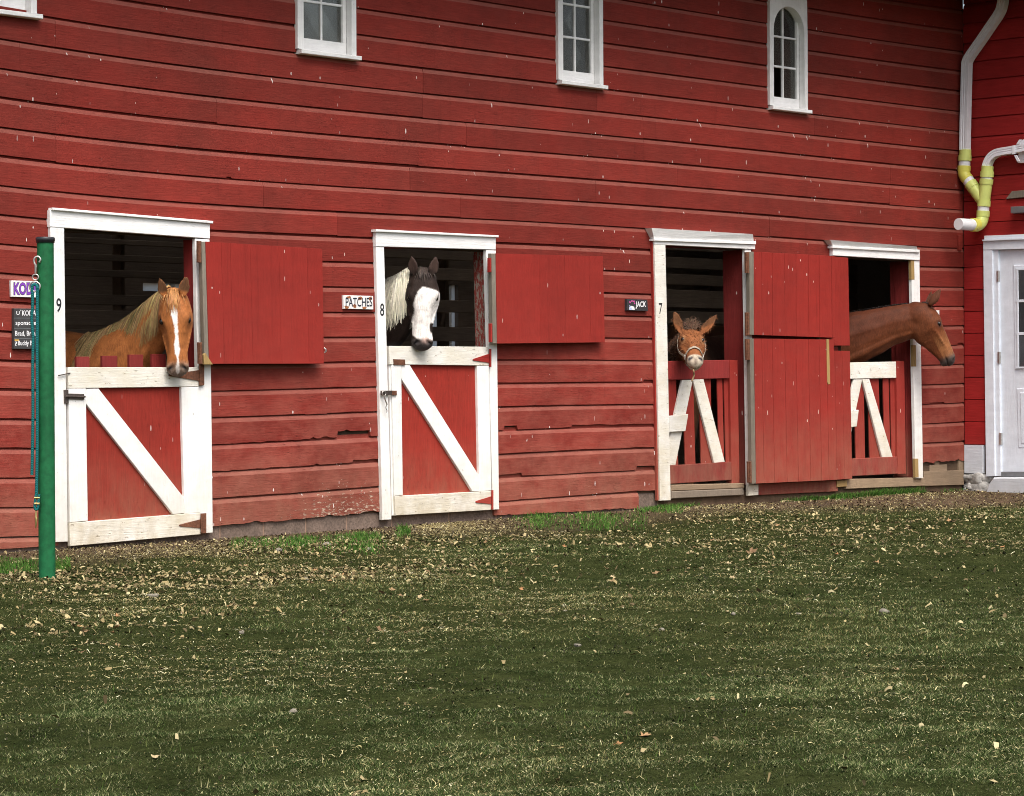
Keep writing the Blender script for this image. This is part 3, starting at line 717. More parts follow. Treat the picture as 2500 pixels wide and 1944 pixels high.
# ---- upper leaves swung open against the wall
def shutter(quad, edge, seams, y, y2, hinges, th=0.045, worn=None, hmat='rust', mat='red_upright', gap=0.0006):
    TL, TR, BR, BL = quad
    back = board('shutter', [lerp(TL, BR, .02), lerp(TR, BL, .02), lerp(BR, TL, .02), lerp(BL, TR, .02)], y + 0.024, th - 0.024, 'gray_wood', barn, 0.002, y2 + 0.024)
    ts = [0.0] + [(s - TL[0]) / (TR[0] - TL[0]) for s in seams] + [1.0]
    for a, b in zip(ts[:-1], ts[1:]):
        qd = cut(quad, a, b, gap); dy = rng.uniform(-0.0004, 0.0004)
        ya = y + (y2 - y) * a + dy; yb = y + (y2 - y) * b + dy
        board('board', qd, ya, 0.024, mat, back, gap, yb)
    board('edge_board', edge, y + 0.004, th - 0.004, 'gray_wood', back, 0.003)
    for hq in hinges:
        board('hinge', hq, y - 0.004 if hmat != 'white_trim' else -0.04, 0.02, hmat, back, 0.002)
        a, b = W((hq[0][0] + hq[1][0]) / 2, hq[0][1] + 1, y - 0.008), W((hq[2][0] + hq[3][0]) / 2, hq[2][1] - 1, y - 0.008)
        tube([a, b], 0.009, hmat, 'hinge_pin', back, 8)
    return back
s9 = shutter([(502, 590), (787, 608), (791, 888), (511, 888.5)], [(492, 590), (501.5, 590), (510.5, 888.5), (500, 889)], (540, 562, 611, 681, 750), -0.115, -0.085,
        ([(483.5, 588), (492, 589), (492, 642), (484, 641)], [(485, 836), (494, 836), (495, 889), (486, 888)]))
board('worn_corner', [(497, 866), (502, 862), (513, 880), (520, 890), (499, 890)], -0.1175, 0.02, 'fresh_wood', s9, 0.001)
tube([W(791, 850, -0.09), W(795, 852, -0.10), W(796, 858, -0.10), W(792, 861, -0.09)], 0.006, 'steel', 'hook_eye', s9, 6)
s8 = shutter([(1210.5, 619), (1472, 626), (1477, 836), (1214, 839)], [(1200, 619), (1210, 619), (1213.5, 839), (1204, 839)], (1316, 1378, 1438), -0.125, -0.07,
        ([(1194, 630), (1200, 630), (1200, 665), (1194, 665)], [(1196.5, 790), (1202, 790), (1202, 836), (1197, 836)]), hmat='red_hardware')
# two outer leaves at stall 7, one above the other, over the leaf of the last stall
s6 = shutter([(2000, 624.5), (2071, 629.6), (2075, 844), (2004, 844)], [(1996, 624.5), (2000, 624.5), (2004, 844), (2000, 844)], (2034,), -0.05, -0.045, (), 0.04, gap=0.0017)
s6b = shutter([(2000, 857), (2075, 857), (2081, 1169), (2006, 1174)], [(1996, 857), (2000, 857), (2006, 1174), (2002, 1174)], (2038, 2056), -0.05, -0.045, (), 0.04, gap=0.0017)
s7 = shutter([(1841, 615), (2038, 625.5), (2040, 825), (1841.5, 818)], [(1830, 615), (1840.5, 615), (1841, 818), (1831, 818)], (1860, 1885.6, 1916, 1943.5, 1973.5, 2000, 2030), -0.105, -0.10,
        ([(1821, 616), (1829, 616), (1829.5, 667), (1822, 667)], [(1822, 763), (1830, 763), (1830.5, 820), (1823, 820)]), gap=0.0017)
s7b = shutter([(1841, 827), (2036, 829.6), (2042.6, 1172), (1846.6, 1181)], [(1831, 827), (1840.5, 827), (1846, 1181), (1836, 1182)], (1860, 1885.6, 1916, 1943.5, 1973.5, 2000, 2018), -0.105, -0.10,
        ([(1822, 828), (1831, 828), (1832, 879), (1823.5, 879)], [(1826.5, 1127), (1835, 1127), (1836, 1179), (1828, 1179)]), gap=0.0017)
board('bare_strip', [(2018.5, 829), (2024, 829), (2027, 937), (2023, 939), (2020.5, 934)], -0.1075, 0.02, 'fresh_wood', s7b, 0.001)

# ---- inner gates of the two right hand stalls
def gate(post, rails, slats, braces, y, matp='red_upright'):
    g = board('gate', post, y - 0.012, 0.05, matp, barn)
    for qd, m in rails: board('rail', qd, y - 0.016 + rng.uniform(0, .002), 0.03, m, g, 0.004)
    for qd in slats: board('slat', [qd[0], (qd[1][0] - 2.5, qd[1][1]), (qd[2][0] - 2.5, qd[2][1]), qd[3]], y + 0.016, 0.012, 'red_upright', g, 0.002)
    for i, qd in enumerate(braces): board('brace', qd, y - 0.008 - 0.003 * i, 0.022, 'white_worn', g, 0.004)
    return g
YG = 0.035
g7 = gate([(1781.5, 879), (1801, 880), (1806, 1179), (1787, 1181)],
     [([(1626, 882), (1781, 879), (1781.5, 924), (1626, 928)], 'red_jamb'), ([(1634, 1137), (1786, 1127.5), (1786.5, 1172), (1634, 1182)], 'red_jamb')],
     [[(1624, 920), (1653, 920), (1659, 1145), (1632, 1145)], [(1666, 920), (1695, 920), (1701, 1145), (1674, 1145)],
      [(1708, 920), (1738, 920), (1741, 1145), (1712, 1145)], [(1751, 920), (1766, 920), (1771, 1140), (1757, 1140)], [(1767.5, 920), (1781, 920), (1786, 1140), (1773, 1140)]],
     [[(1666, 928), (1692, 927.5), (1649.5, 1136), (1620, 1137)], [(1692, 927), (1718, 925), (1770, 1128), (1744, 1131)]], YG)
board('patch', [(1634, 1016), (1681, 1011), (1674, 1053), (1634, 1055.5)], YG - 0.042, 0.025, 'white_worn', g7, 0.004)
g6 = gate([(2188.5, 881), (2208, 882), (2212, 1157), (2192, 1158)],
     [([(2050, 886), (2188, 883), (2188.5, 923), (2050, 926)], 'white_worn'), ([(2060, 1121), (2190.5, 1115), (2192, 1157), (2060, 1164)], 'red_jamb')],
     [[(2052, 920), (2078, 920), (2082, 1128), (2056, 1128)], [(2086, 920), (2111, 920), (2115, 1128), (2090, 1128)], [(2119, 920), (2148, 920), (2153, 1128), (2124, 1128)],
      [(2156, 920), (2172, 920), (2177, 1128), (2161, 1128)], [(2173.5, 920), (2188, 920), (2191, 1128), (2178, 1128)]],
     [[(2085, 926.5), (2105.5, 926), (2073, 1085), (2052, 1085)], [(2105.5, 926), (2123, 926), (2180, 1116.5), (2154, 1117)]], YG)
board('patch', [(2068, 1003), (2097, 1001), (2092, 1042), (2068, 1044)], YG - 0.042, 0.025, 'white_worn', g6, 0.004)
board('jamb_board', [(2209, 700), (2224, 700), (2234, 1164), (2215, 1164)], YG + 0.05, 0.12, 'red_jamb', barn)

# ---- upper windows
def window(w, broken=()):
    x0, x1, zb = w['x0'], w['x1'], w['z']; cw = 0.062; ys = 0.045
    zs, zt = zb + 0.72, zb + 1.05            # spring and outer top
    H = zt - zb; xm = (x0 + x1) / 2; rx = (x1 - x0) / 2; ra = 0.24
    V = []; F = []
    def ring(xa, xb): return xa, xb
    # frame board with arched opening, as one continuous piece
    inner = [(x0, zb), (x0, zs)] + [(xm - rx * math.cos(a), zs + ra * math.sin(a)) for a in np.linspace(0, math.pi, 15)[1:-1]] + [(x1, zs), (x1, zb)]
    outer = []
    for (ix, iz) in inner:
        if iz <= zs + 1e-6: outer.append((x0 - cw if ix < xm else x1 + cw * 0.8, iz))
        else:
            t = (ix - x0) / (x1 - x0); outer.append((x0 - cw + t * (x1 - x0 + cw * 1.8), zt))
    n = len(inner)
    for yy in (-0.028, 0.07):
        V += [(p[0], yy, p[1]) for p in inner] + [(p[0], -0.028 if yy < 0 else 0.01, p[1]) for p in outer]
    for i in range(n - 1):
        F.append((i, i + 1, n + i + 1, n + i))                      # face
        F.append((2 * n + i, 2 * n + i + 1, i + 1, i))             # reveal
        F.append((n + i, n + i + 1, 3 * n + i + 1, 3 * n + i))    # outer edge
    fr = obj('window', V, F, 'white_trim', barn)
    a, b = (x0 - cw + 0.012, zb - 0.006), (x1 + cw * 0.8 + 0.03, zb - 0.006)
    prism('sill', [(a[0], -0.062, a[1]), (b[0], -0.062, b[1]), (b[0], -0.062, b[1] - 0.033), (a[0], -0.062, a[1] - 0.033)], (0, 0.10, 0), 'white_trim_flat', fr, 0.004)
    prism('sash_rail', [(x0, ys - 0.012, zb + 0.098), (x1, ys - 0.012, zb + 0.098), (x1, ys - 0.012, zb - 0.005), (x0, ys - 0.012, zb - 0.005)], (0, 0.035, 0), 'white_trim_flat', fr, 0.003)
    for sx in (x0, x1 - 0.035):
        prism('sash_stile', [(sx, ys - 0.010, zt - 0.1), (sx + 0.035, ys - 0.010, zt - 0.1), (sx + 0.035, ys - 0.010, zb + 0.099), (sx, ys - 0.010, zb + 0.099)], (0, 0.03, 0), 'white_trim', fr, 0.003)
    mz = [zb + 0.098, zb + 0.390, zb + 0.675, zt - 0.09]
    for z in mz[1:3]:
        prism('muntin', [(x0 + 0.035, ys, z + 0.010), (x1 - 0.035, ys, z + 0.010), (x1 - 0.035, ys, z - 0.010), (x0 + 0.035, ys, z - 0.010)], (0, 0.022, 0), 'white_trim_flat', fr, 0.004)
    prism('muntin', [(xm - 0.009, ys - 0.002, mz[3]), (xm + 0.009, ys - 0.002, mz[3]), (xm + 0.009, ys - 0.002, mz[0]), (xm - 0.009, ys - 0.002, mz[0])], (0, 0.024, 0), 'white_trim', fr, 0.004)
    for c in range(2):
        for r in range(3):
            if (c, r) in broken: continue
            a = x0 + 0.033 if c == 0 else xm; b = xm if c == 0 else x1 - 0.033
            ty = rng.normal(0, 0.0012, 4)
            prism('pane', [(a, ys + 0.012 + ty[0], mz[r + 1]), (b, ys + 0.012 + ty[1], mz[r + 1]), (b, ys + 0.012 + ty[2], mz[r]), (a, ys + 0.012 + ty[3], mz[r])], (0, 0.003, 0), 'dusty_glass', fr, 0.0005)
    return fr
for i, w in enumerate(WINS): window(w, ((0, 0),) if i == 3 else ())

# ================================================================== wing at the corner
wing = empty('barn_wing', (XC + 1.5, -2.5, 0), 'red wing meeting the barn at the corner, white painted footing and white door', 'barn wing')
YW = -4.2
def zx(px, py): return float(WX(px, py)[2])
lines_up = [102.5 - 48 * 3, 102.5 - 48 * 2, 102.5 - 48, 102.5, 149, 195, 241, 287, 334, 382, 431, 479]
lines_lo = [491, 544, 598, 652, 707, 760.5, 814, 868, 922, 976, 1030, 1086]
def wing_board(z1, z0, y0, y1, flat):
    t = XC
    if flat: prof = [(t, z0 + 0.004), (t, z1 - 0.006), (t + 0.014, z1 - 0.001), (t + 0.03, z1 - .001), (t + 0.03, z0), (t + 0.014, z0 + 0.0005)]
    else: prof = [(t, z0), (t, z1 - 0.040), (t + 0.0095, z1 - 0.012), (t + 0.022, z1 - .010), (t + 0.0225, z1 + 0.015), (t + 0.03, z1 + 0.015), (t + 0.03, z0)]
    ys = np.linspace(y0, y1, max(2, int(abs(y1 - y0) / 0.4) + 1)); V = []; F = []; m = len(prof)
    for y in ys: V += [(p[0] + 0.0008 * math.sin(3 * y + z0 * 9), y, p[1]) for p in prof]
    for i in range(len(ys) - 1):
        for j in range(m): F.append((i * m + j, (i + 1) * m + j, (i + 1) * m + (j + 1) % m, i * m + (j + 1) % m))
    F += [tuple(range(m)), tuple((len(ys) - 1) * m + j for j in reversed(range(m)))]
    obj('clapboard', V, [tuple(reversed(f)) for f in F], 'red_wing', wing)
DY0, DY1 = float(WX(2401, 800)[1]), float(WX(2401, 800)[1]) - 1.12   # door casing span on the wing
DZ = zx(2410, 582)
for L, flat in ((lines_up, False), (lines_lo, True)):
    for a, b in zip(L[:-1], L[1:]):
        z1, z0 = zx(2385, a), zx(2385, b)
        if 0.5 * (z0 + z1) < DZ - 0.03:
            wing_board(z1, z0, -0.002, DY0 - 0.02, flat); wing_board(z1, z0, DY1 + 0.02, YW, flat)
        else: wing_board(z1, z0, -0.002, YW, flat)
wing_board(zx(2385, 479), zx(2385, 491), -0.002, YW, True)
ZF = zx(2385, 1087)
box('wing_body', XC + 0.034, XC + 4, YW, -0.003, 0.0, ZE + 0.05, 'dark_wood', wing)
box('footing', XC - 0.012, XC + 0.033, DY0 + 0.002, -0.004, zx(2385, 1156), ZF, 'white_masonry', wing, 0.006)
box('footing', XC - 0.012, XC + 0.033, YW, DY1 - 0.002, -0.1, ZF, 'white_masonry', wing, 0.006)
wroof = obj('roof', [(XC - 0.75, YW - 0.3, ZE + 0.006), (XC - 0.75, -0.3, ZE + 0.006), (XC + 4.3, -0.3, ZE + 0.006), (XC + 4.3, YW - 0.3, ZE + 0.006),
                     (XC - 0.8, YW - 0.3, ZE + 0.17), (XC - 0.8, 2, ZE + 0.17), (XC + 4.3, 2, ZE + 2.2), (XC + 4.3, YW - 0.3, ZE + 2.2)],
            [(0, 1, 2, 3), (4, 7, 6, 5), (0, 4, 5, 1), (0, 3, 7, 4), (3, 2, 6, 7), (1, 5, 6, 2)], 'rotten_wood', wing)
# rough stone and painted step below
def lump(name, c, r, mat, parent, seed, sub=2, flat=(1, 1, 1)):
    bm = bmesh.new(); bmesh.ops.create_icosphere(bm, subdivisions=sub, radius=1.0); rr = np.random.default_rng(seed); ph = rr.uniform(0, 6, 9)
    for v in bm.verts:
        d = v.co.normalized(); k = 1 + 0.16 * math.sin(3.1 * d.x + ph[0]) + 0.14 * math.sin(4.3 * d.y + ph[1]) + 0.12 * math.sin(5.2 * d.z + ph[2]) + 0.10 * math.sin(9 * d.x + 7 * d.z + ph[3]) + 0.05 * math.sin(17 * d.y + 13 * d.z + ph[4])
        v.co = Vector((d.x * r * k * flat[0] + c[0], d.y * r * k * flat[1] + c[1], d.z * r * k * flat[2] + c[2]))
    me = bpy.data.meshes.new(name); bm.to_mesh(me); bm.free()
    me.polygons.foreach_set('use_smooth', [True] * len(me.polygons))
    return link(name, me, mat, parent)
k = 0
for px, py, r in ((2364, 1166, .085), (2385, 1170, .10), (2404, 1170, .07), (2368, 1188, .09), (2390, 1196, .11), (2362, 1202, .09), (2408, 1192, .07), (2378, 1208, .09), (2400, 1210, .08)):
    p = WX(px, py, XC + 0.0); k += 1
    lump('footing_stone', p + np.array([0.035, 0, 0]), r, 'rough_stone', wing, 40 + k, 3, (0.62, 1.15, 0.75))
prism('step', [WX(2425, 1166, XC - 0.16), WX(2640, 1166, XC - 0.16), WX(2640, 1222, XC - 0.16), WX(2400, 1222, XC - 0.16), WX(2412, 1185, XC - 0.16)], (0.19, 0, 0), 'white_masonry', wing, 0.012)
# door
dr = boardx('entry_door', [(2437, 611), (2590, 606), (2597, 1152), (2444, 1152)], XC + 0.022, 0.05, 'white_wing', wing, 0.002)
boardx('door_casing', [(2400, 611), (2422, 610.5), (2429, 1163), (2407, 1164)], XC - 0.022, 0.05, 'white_wing', wing, 0.003)
boardx('door_casing', [(2598, 606), (2622, 605), (2628, 1160), (2604, 1160)], XC - 0.022, 0.05, 'white_wing', wing, 0.003)
boardx('door_jamb', [(2423, 611), (2436.5, 611), (2443.5, 1163), (2430, 1163)], XC - 0.004, 0.06, 'white_wing', wing, 0.003)
boardx('door_header', [(2400, 589), (2622, 580), (2622, 605), (2400, 610.5)], XC - 0.026, 0.055, 'white_wing', wing, 0.003)
boardx('drip_cap', [(2398, 585.5), (2624, 576.5), (2624, 580), (2398, 589)], XC - 0.05, 0.08, 'white_wing', wing, 0.002)
boardx('head_board', [(2402.5, 576), (2620, 567), (2620, 576), (2402.5, 585)], XC - 0.030, 0.06, 'white_wing', wing, 0.002)
boardx('threshold', [(2444, 1152.5), (2600, 1152), (2600, 1164), (2444, 1164)], XC - 0.03, 0.1, 'gray_metal', wing, 0.002)
gl = boardx('glazing_frame', [(2474, 648), (2560, 645), (2566, 901), (2478, 903)], XC + 0.012, 0.02, 'white_wing', dr, 0.004)
for a, b in ((659, 732), (738, 812), (818, 896)):
    for u, v in ((2485.5, 2518), (2521, 2552)):
        boardx('pane', [(u, a), (v, a - 1), (v + 2, b - 1), (u + 2, b)], XC + 0.009, 0.004, 'door_glass', gl, 0.0005)
        boardx('pane_backing', [(u, a), (v, a - 1), (v + 2, b - 1), (u + 2, b)], XC + 0.0105, 0.004, 'gray_metal', gl, 0.0005)
for a, b in ((655, 660), (732, 738.5), (812, 818.5), (896, 900)):
    boardx('muntin', [(2480, a), (2556, a - 1.5), (2556, b - 1.5), (2480, b)], XC + 0.003, 0.012, 'white_wing', gl, 0.002)
boardx('muntin', [(2518, 655), (2521, 655), (2523, 900), (2520, 900)], XC + 0.0025, 0.012, 'white_wing', gl, 0.002)
boardx('muntin', [(2481, 655), (2485.5, 655), (2487.5, 900), (2483, 900)], XC + 0.0022, 0.012, 'white_wing', gl, 0.002)
boardx('raised_panel', [(2482, 949), (2562, 947), (2566, 1091), (2486, 1093)], XC + 0.015, 0.012, 'white_wing', dr, 0.006)
boardx('raised_panel', [(2489, 958), (2556, 956), (2560, 1082), (2492, 1084)], XC + 0.008, 0.012, 'white_wing', dr, 0.010)
for a, b, c, d in ((2432.5, 2437, 661, 688), (2435, 2440, 859, 888), (2438.5, 2443.5, 1057, 1086)):
    boardx('hinge', [(a, c), (b, c), (b, d), (a, d)], XC - 0.012, 0.03, 'steel', wing, 0.002)
boardx('broken_board', [(2470, 467), (2560, 460), (2560, 476), (2455, 486)], XC - 0.03, 0.04, 'gray_wood', wing, 0.003)
tag(boardx('wall_fixture', [(2467, 505), (2545, 501), (2545, 517), (2467, 521)], XC - 0.10, 0.10, 'gray_metal', None, 0.004), 'grey metal bar fixture on the red wing above the white door', 'fixture')

# ================================================================== horses
TOCAM = -np.array([_sy, _cy, 0.0]); CR = np.array([_cy, -_sy, 0.0]); ZUP = np.array([0, 0, 1.0])
HSEC = [  # along the face, top, depth, half widths (brow, cheek, jaw)
    (-0.045, -0.060, 0.10, .026, .042, .030), (-0.025, -0.026, 0.16, .044, .062, .050), (0.03, 0.014, 0.225, .066, .090, .070), (0.10, 0.036, 0.285, .088, .114, .080),
    (0.17, 0.044, 0.328, .101, .124, .076), (0.23, 0.040, 0.340, .098, .124, .070), (0.30, 0.030, 0.308, .072, .106, .060),
    (0.37, 0.020, 0.262, .056, .086, .050), (0.45, 0.011, 0.218, .049, .073, .045), (0.52, 0.004, 0.186, .053, .072, .046),
    (0.57, -0.002, 0.168, .060, .079, .050), (0.615, -0.014, 0.142, .056, .074, .050), (0.645, -0.036, 0.096, .036, .052, .036), (0.66, -0.058, 0.05, .012, .022, .014)]
def head_ring(row, n=11):
    x, ut, D, wt, wm, wb = row
    c = [(0, ut), (wt * 0.62, ut - 0.012), (wt, ut - .13 * D), (wm, ut - .42 * D), (wb, ut - .84 * D), (wb * 0.55, ut - 0.97 * D), (0, ut - D)]
    P = [np.array([-c[1][0], c[1][1]])] + [np.array(p) for p in c] + [np.array([-c[-2][0], c[-2][1]])]
    half = []
    for i in range(1, len(P) - 2):
        for j in range(4):
            t = j / 4; a, b, cc, d = P[i - 1], P[i], P[i + 1], P[i + 2]
            half.append(0.5 * (2 * b + (cc - a) * t + (2 * a - 5 * b + 4 * cc - d) * t * t + (3 * b - a - 3 * cc + d) * t ** 3))
    half.append(P[-2])
    full = half + [np.array([-h[0], h[1]]) for h in reversed(half[1:-1])]
    return [np.array([x, h[0], h[1]]) for h in full]
def interp_row(x):
    xs = [r[0] for r in HSEC]
    return tuple([x] + [float(np.interp(x, xs, [r[i] for r in HSEC])) for i in range(1, 6)])
class Head:
    def __init__(s, p, f, u, sc, ws=1.0):
        s.p = np.array(p, float); s.f = np.array(f, float); s.f /= np.linalg.norm(s.f)
        u = np.array(u, float); u -= np.dot(u, s.f) * s.f; s.u = u / np.linalg.norm(u); s.s = np.cross(s.u, s.f); s.sc = sc; s.ws = ws
    def w(s, q): q = np.asarray(q, float); return s.p + s.sc * (q[..., 0:1] * s.f + q[..., 1:2] * s.ws * s.s + q[..., 2:3] * s.u)
    def loc(s, v): d = (v - s.p) / s.sc; return np.stack([d @ s.f, d @ s.s / s.ws, d @ s.u], -1)
class Soup:
    def __init__(s): s.V = []; s.F = []
    def rings(s, R):
        n = len(R[0]); b = len(s.V)
        for r in R: s.V += [tuple(p) for p in r]
        for i in range(len(R) - 1):
            for j in range(n):
                a = b + i * n + j; c = b + i * n + (j + 1) % n
                s.F.append((a, c, c + n, a + n))
        s.F.append(tuple(b + j for j in reversed(range(n)))); s.F.append(tuple(b + (len(R) - 1) * n + j for j in range(n)))
    def limb(s, pts, hs, ws, up, n=20, k=5):
        P = smooth_path(pts, k); m = len(P); q = np.linspace(0, len(pts) - 1, m)
        H = np.interp(q, range(len(hs)), hs); Wd = np.interp(q, range(len(ws)), ws); R = []; fr = []
        for i in range(m):
            t = P[min(i + 1, m - 1)] - P[max(i - 1, 0)]; t = t / np.linalg.norm(t)
            a = np.array(up, float); a = a - np.dot(a, t) * t; a /= np.linalg.norm(a); bb = np.cross(t, a)
            R.append([P[i] + H[i] * math.cos(v) * a + Wd[i] * math.sin(v) * bb for v in np.linspace(0, 2 * math.pi, n + 1)[:-1]])
            fr.append((P[i], a, bb, t, H[i], Wd[i]))
        c0 = [P[0] + (p - P[0]) * 0.55 - fr[0][3] * 0.4 * H[0] for p in R[0]]; c1 = [P[-1] + (p - P[-1]) * 0.55 + fr[-1][3] * 0.4 * H[-1] for p in R[-1]]
        s.rings([c0] + R + [c1]); return fr
    def ball(s, c, r, ax=None):
        c = np.array(c, float); R = []
        ax = np.eye(3) if ax is None else ax; r = np.array([r] * 3 if np.isscalar(r) else r, float)
        for th in np.linspace(0.25, math.pi - 0.25, 8):
            R.append([c + r[2] * math.cos(th) * ax[2] + math.sin(th) * (r[0] * math.cos(v) * ax[0] + r[1] * math.sin(v) * ax[1]) for v in np.linspace(0, 2 * math.pi, 13)[:-1]])
        s.rings(R)
def ear(sp, hd, side, L, Wd, direction, facing, base=(0.018, 0.068, 0.010)):
    b = hd.w(np.array([base[0], base[1] * side, base[2]])); d = np.array(direction, float); d /= np.linalg.norm(d)
    n = np.array(facing, float); n -= np.dot(n, d) * d; n /= np.linalg.norm(n); t = np.cross(d, n)
    R = []
    for l, wv, dp in ((-0.12, .45, .9), (0.0, .62, 1.0), (0.18, .95, 1.0), (0.40, 1.0, .85), (0.62, .80, .62), (0.82, .46, .40), (0.95, .16, .22), (1.0, .05, .1)):
        c = b + d * l * L; ring = []
        for v in np.linspace(0, math.pi, 9): ring.append(c + t * math.cos(v) * Wd * wv - n * math.sin(v) * 0.030 * dp * (Wd / .04))
        for v in np.linspace(math.pi, 0, 9)[1:-1]: ring.append(c + t * math.cos(v) * Wd * wv * 0.86 - n * math.sin(v) * 0.008 * dp * (Wd / .04) + n * 0.004)
        R.append(ring)
    sp.rings(R); return b, d, n, L
def sstep(x, a, b): t = np.clip((x - a) / (b - a), 0, 1); return t * t * (3 - 2 * t)
def mixc(c, m, new): return c * (1 - m[:, None]) + np.array(new)[None, :] * m[:, None]

def make_horse(name, label, hd, neck, neck_h, neck_w, body, body_h, body_w, ears, coat, leg_h, voxel=0.0085, side_up=ZUP):
    sp = Soup(); root = empty(name, (body[1][0], body[1][1], 0.06), label, 'horse')
    sp.rings([[hd.w(p) for p in head_ring(r)] for r in HSEC])
    AX = np.stack([hd.f, hd.s, hd.u])
    for sd_ in (-1, 1):
        sp.ball(hd.w(np.array([.200, sd_ * .088, .006])), np.array([.034, .018, .014]) * hd.sc, AX)      # brow
        sp.ball(hd.w(np.array([.232, sd_ * .092, -.034])), np.array([.036, .020, .012]) * hd.sc, AX)      # lower lid
        sp.ball(hd.w(np.array([.17, sd_ * .030, -.215])), np.array([.10, .054, .085]) * hd.sc, AX)      # round jaw
        sp.ball(hd.w(np.array([.595, sd_ * .054, -.036])), np.array([.034, .026, .030]) * hd.sc, AX)     # nostril
        for q in np.linspace(0, 1, 7):                                                                 # face crest
            sp.ball(hd.w(np.array([.27 + .19 * q, sd_ * (.106 - .042 * q), -.080 + .020 * q])), .017 * hd.sc)
    sp.ball(hd.w(np.array([.598, 0, -.146])), np.array([.040, .042, .028]) * hd.sc, AX)                  # chin
    sp.ball(hd.w(np.array([.632, 0, -.066])), np.array([.022, .058, .036]) * hd.sc, AX)                  # upper lip
    sp.ball(hd.w(np.array([.06, 0, -.15])), np.array([.13, .105, .13]) * hd.sc, AX)                      # throat
    ei = [ear(sp, hd, *e) for e in ears]
    nf = sp.limb(neck, neck_h, neck_w, side_up)
    for sg in (-1, 1):                                                  # neck muscles either side of the groove
        for kh, kw, kr, ax_ in ((-.58, .50, .215, 0), (.12, .60, .44, 1)):
            ring = []
            for (P_, A_, B_, T_, H_, W_) in nf[2:-2]:
                c_ = P_ + A_ * H_ * kh + B_ * sg * W_ * kw; r_ = (H_ if ax_ == 0 else W_) * kr
                ring.append([c_ + r_ * (math.cos(v) * A_ * (1.25 if ax_ else 1) + math.sin(v) * B_) for v in np.linspace(0, 2 * math.pi, 13)[:-1]])
            sp.rings(ring)
    bf = sp.limb(body, body_h, body_w, ZUP)
    # legs
    def leg(top, dirv, hind):
        t = np.array(top, float); fwd = np.array(dirv, float); h = t[2] - 0.06
        if hind: pts = [t, t + fwd * 0.06 - ZUP * h * .34, t - fwd * 0.13 - ZUP * h * .60, t - fwd * 0.08 - ZUP * h * .86, t - fwd * 0.03 - ZUP * h * .95, t - fwd * 0.01 - ZUP * h * 1.0]
        else: pts = [t, t - ZUP * h * .30, t + fwd * 0.02 - ZUP * h * .58, t - ZUP * h * .84, t + fwd * 0.03 - ZUP * h * .95, t + fwd * 0.05 - ZUP * h * 1.0]
        rr = [.14, .10, .055, .038, .045, .062] if not hind else [.18, .12, .06, .042, .045, .062]
        sp.limb(pts, rr, [r * .8 for r in rr], -fwd, 14, 4)
    bd = np.array(body[0]) - np.array(body[-1]); bd[2] = 0; bd /= np.linalg.norm(bd); sdv = np.cross(ZUP, bd)
    for sg in (-1, 1):
        leg(np.array(body[0]) - ZUP * .12 + sdv * sg * .13 - bd * 0.05, bd, False)
        leg(np.array(body[-1]) - ZUP * .08 + sdv * sg * .14 + bd * 0.12, bd, True)
    me0 = bpy.data.meshes.new('tmp'); me0.from_pydata([tuple(map(float, v)) for v in sp.V], [], sp.F); me0.update()
    bm = bmesh.new(); bm.from_mesh(me0); bmesh.ops.recalc_face_normals(bm, faces=bm.faces); bm.to_mesh(me0); bm.free()
    tmp = bpy.data.objects.new('tmp', me0); COL.objects.link(tmp)
    md = tmp.modifiers.new('r', 'REMESH'); md.mode = 'VOXEL'; md.voxel_size = voxel; md.adaptivity = 0.0
    ms = tmp.modifiers.new('s', 'SMOOTH'); ms.factor = 0.5; ms.iterations = 6
    dg = bpy.context.evaluated_depsgraph_get(); me = bpy.data.meshes.new_from_object(tmp.evaluated_get(dg))
    bpy.data.objects.remove(tmp); me.name = 'body'
    n = len(me.vertices); co = np.empty(n * 3, np.float32); me.vertices.foreach_get('co', co); co = co.reshape(-1, 3).astype(float)
    nr = np.empty(n * 3, np.float32); me.vertex_normals.foreach_get('vector', nr); nr = nr.reshape(-1, 3).astype(float)
    q = hd.loc(co); qa = q.copy(); qa[:, 1] = np.abs(q[:, 1])
    # nostrils, mouth line, eye sockets
    e = ((qa[:, 0] - .604) / .024) ** 2 + ((qa[:, 1] - .052 - .5 * (qa[:, 0] - .604)) / .020) ** 2 + ((qa[:, 2] + .022) / .028) ** 2
    nos = np.exp(-e * 1.1); co -= nr * (nos * 0.030 * hd.sc)[:, None]
    rim = np.exp(-((np.sqrt(e) - 1.7) / .5) ** 2); co += nr * (rim * 0.0035 * hd.sc)[:, None]
    mouth = np.exp(-((q[:, 2] + .108 + .15 * (q[:, 0] - .58)) / .007) ** 2) * sstep(q[:, 0], .545, .575) * (q[:, 0] < .70); co -= nr * (mouth * 0.009 * hd.sc)[:, None]
    eye_d = np.sqrt(((qa[:, 0] - .225) / .030) ** 2 + ((qa[:, 2] + .014) / .019) ** 2 + ((qa[:, 1] - .105) / .035) ** 2)
    co -= nr * (np.exp(-eye_d ** 2 * 2.2) * 0.008 * hd.sc)[:, None]
    hollow = np.exp(-(((qa[:, 0] - .135) / .03) ** 2 + ((qa[:, 2] + .008) / .03) ** 2)) * (qa[:, 1] > .04); co -= nr * (hollow * 0.007 * hd.sc)[:, None]
    ne = len(me.edges); ed_ = np.empty(ne * 2, np.int32); me.edges.foreach_get('vertices', ed_); ed_ = ed_.reshape(-1, 2)
    deg = np.bincount(ed_.ravel(), minlength=n).astype(float)[:, None]
    wj = (np.exp(-((q[:, 0] - .02) / .10) ** 2) * sstep(-q[:, 2], .03, .06) * (1 - .9 * sstep(-q[:, 2], .15, .22)) * (np.linalg.norm(q, axis=1) < .5))[:, None]
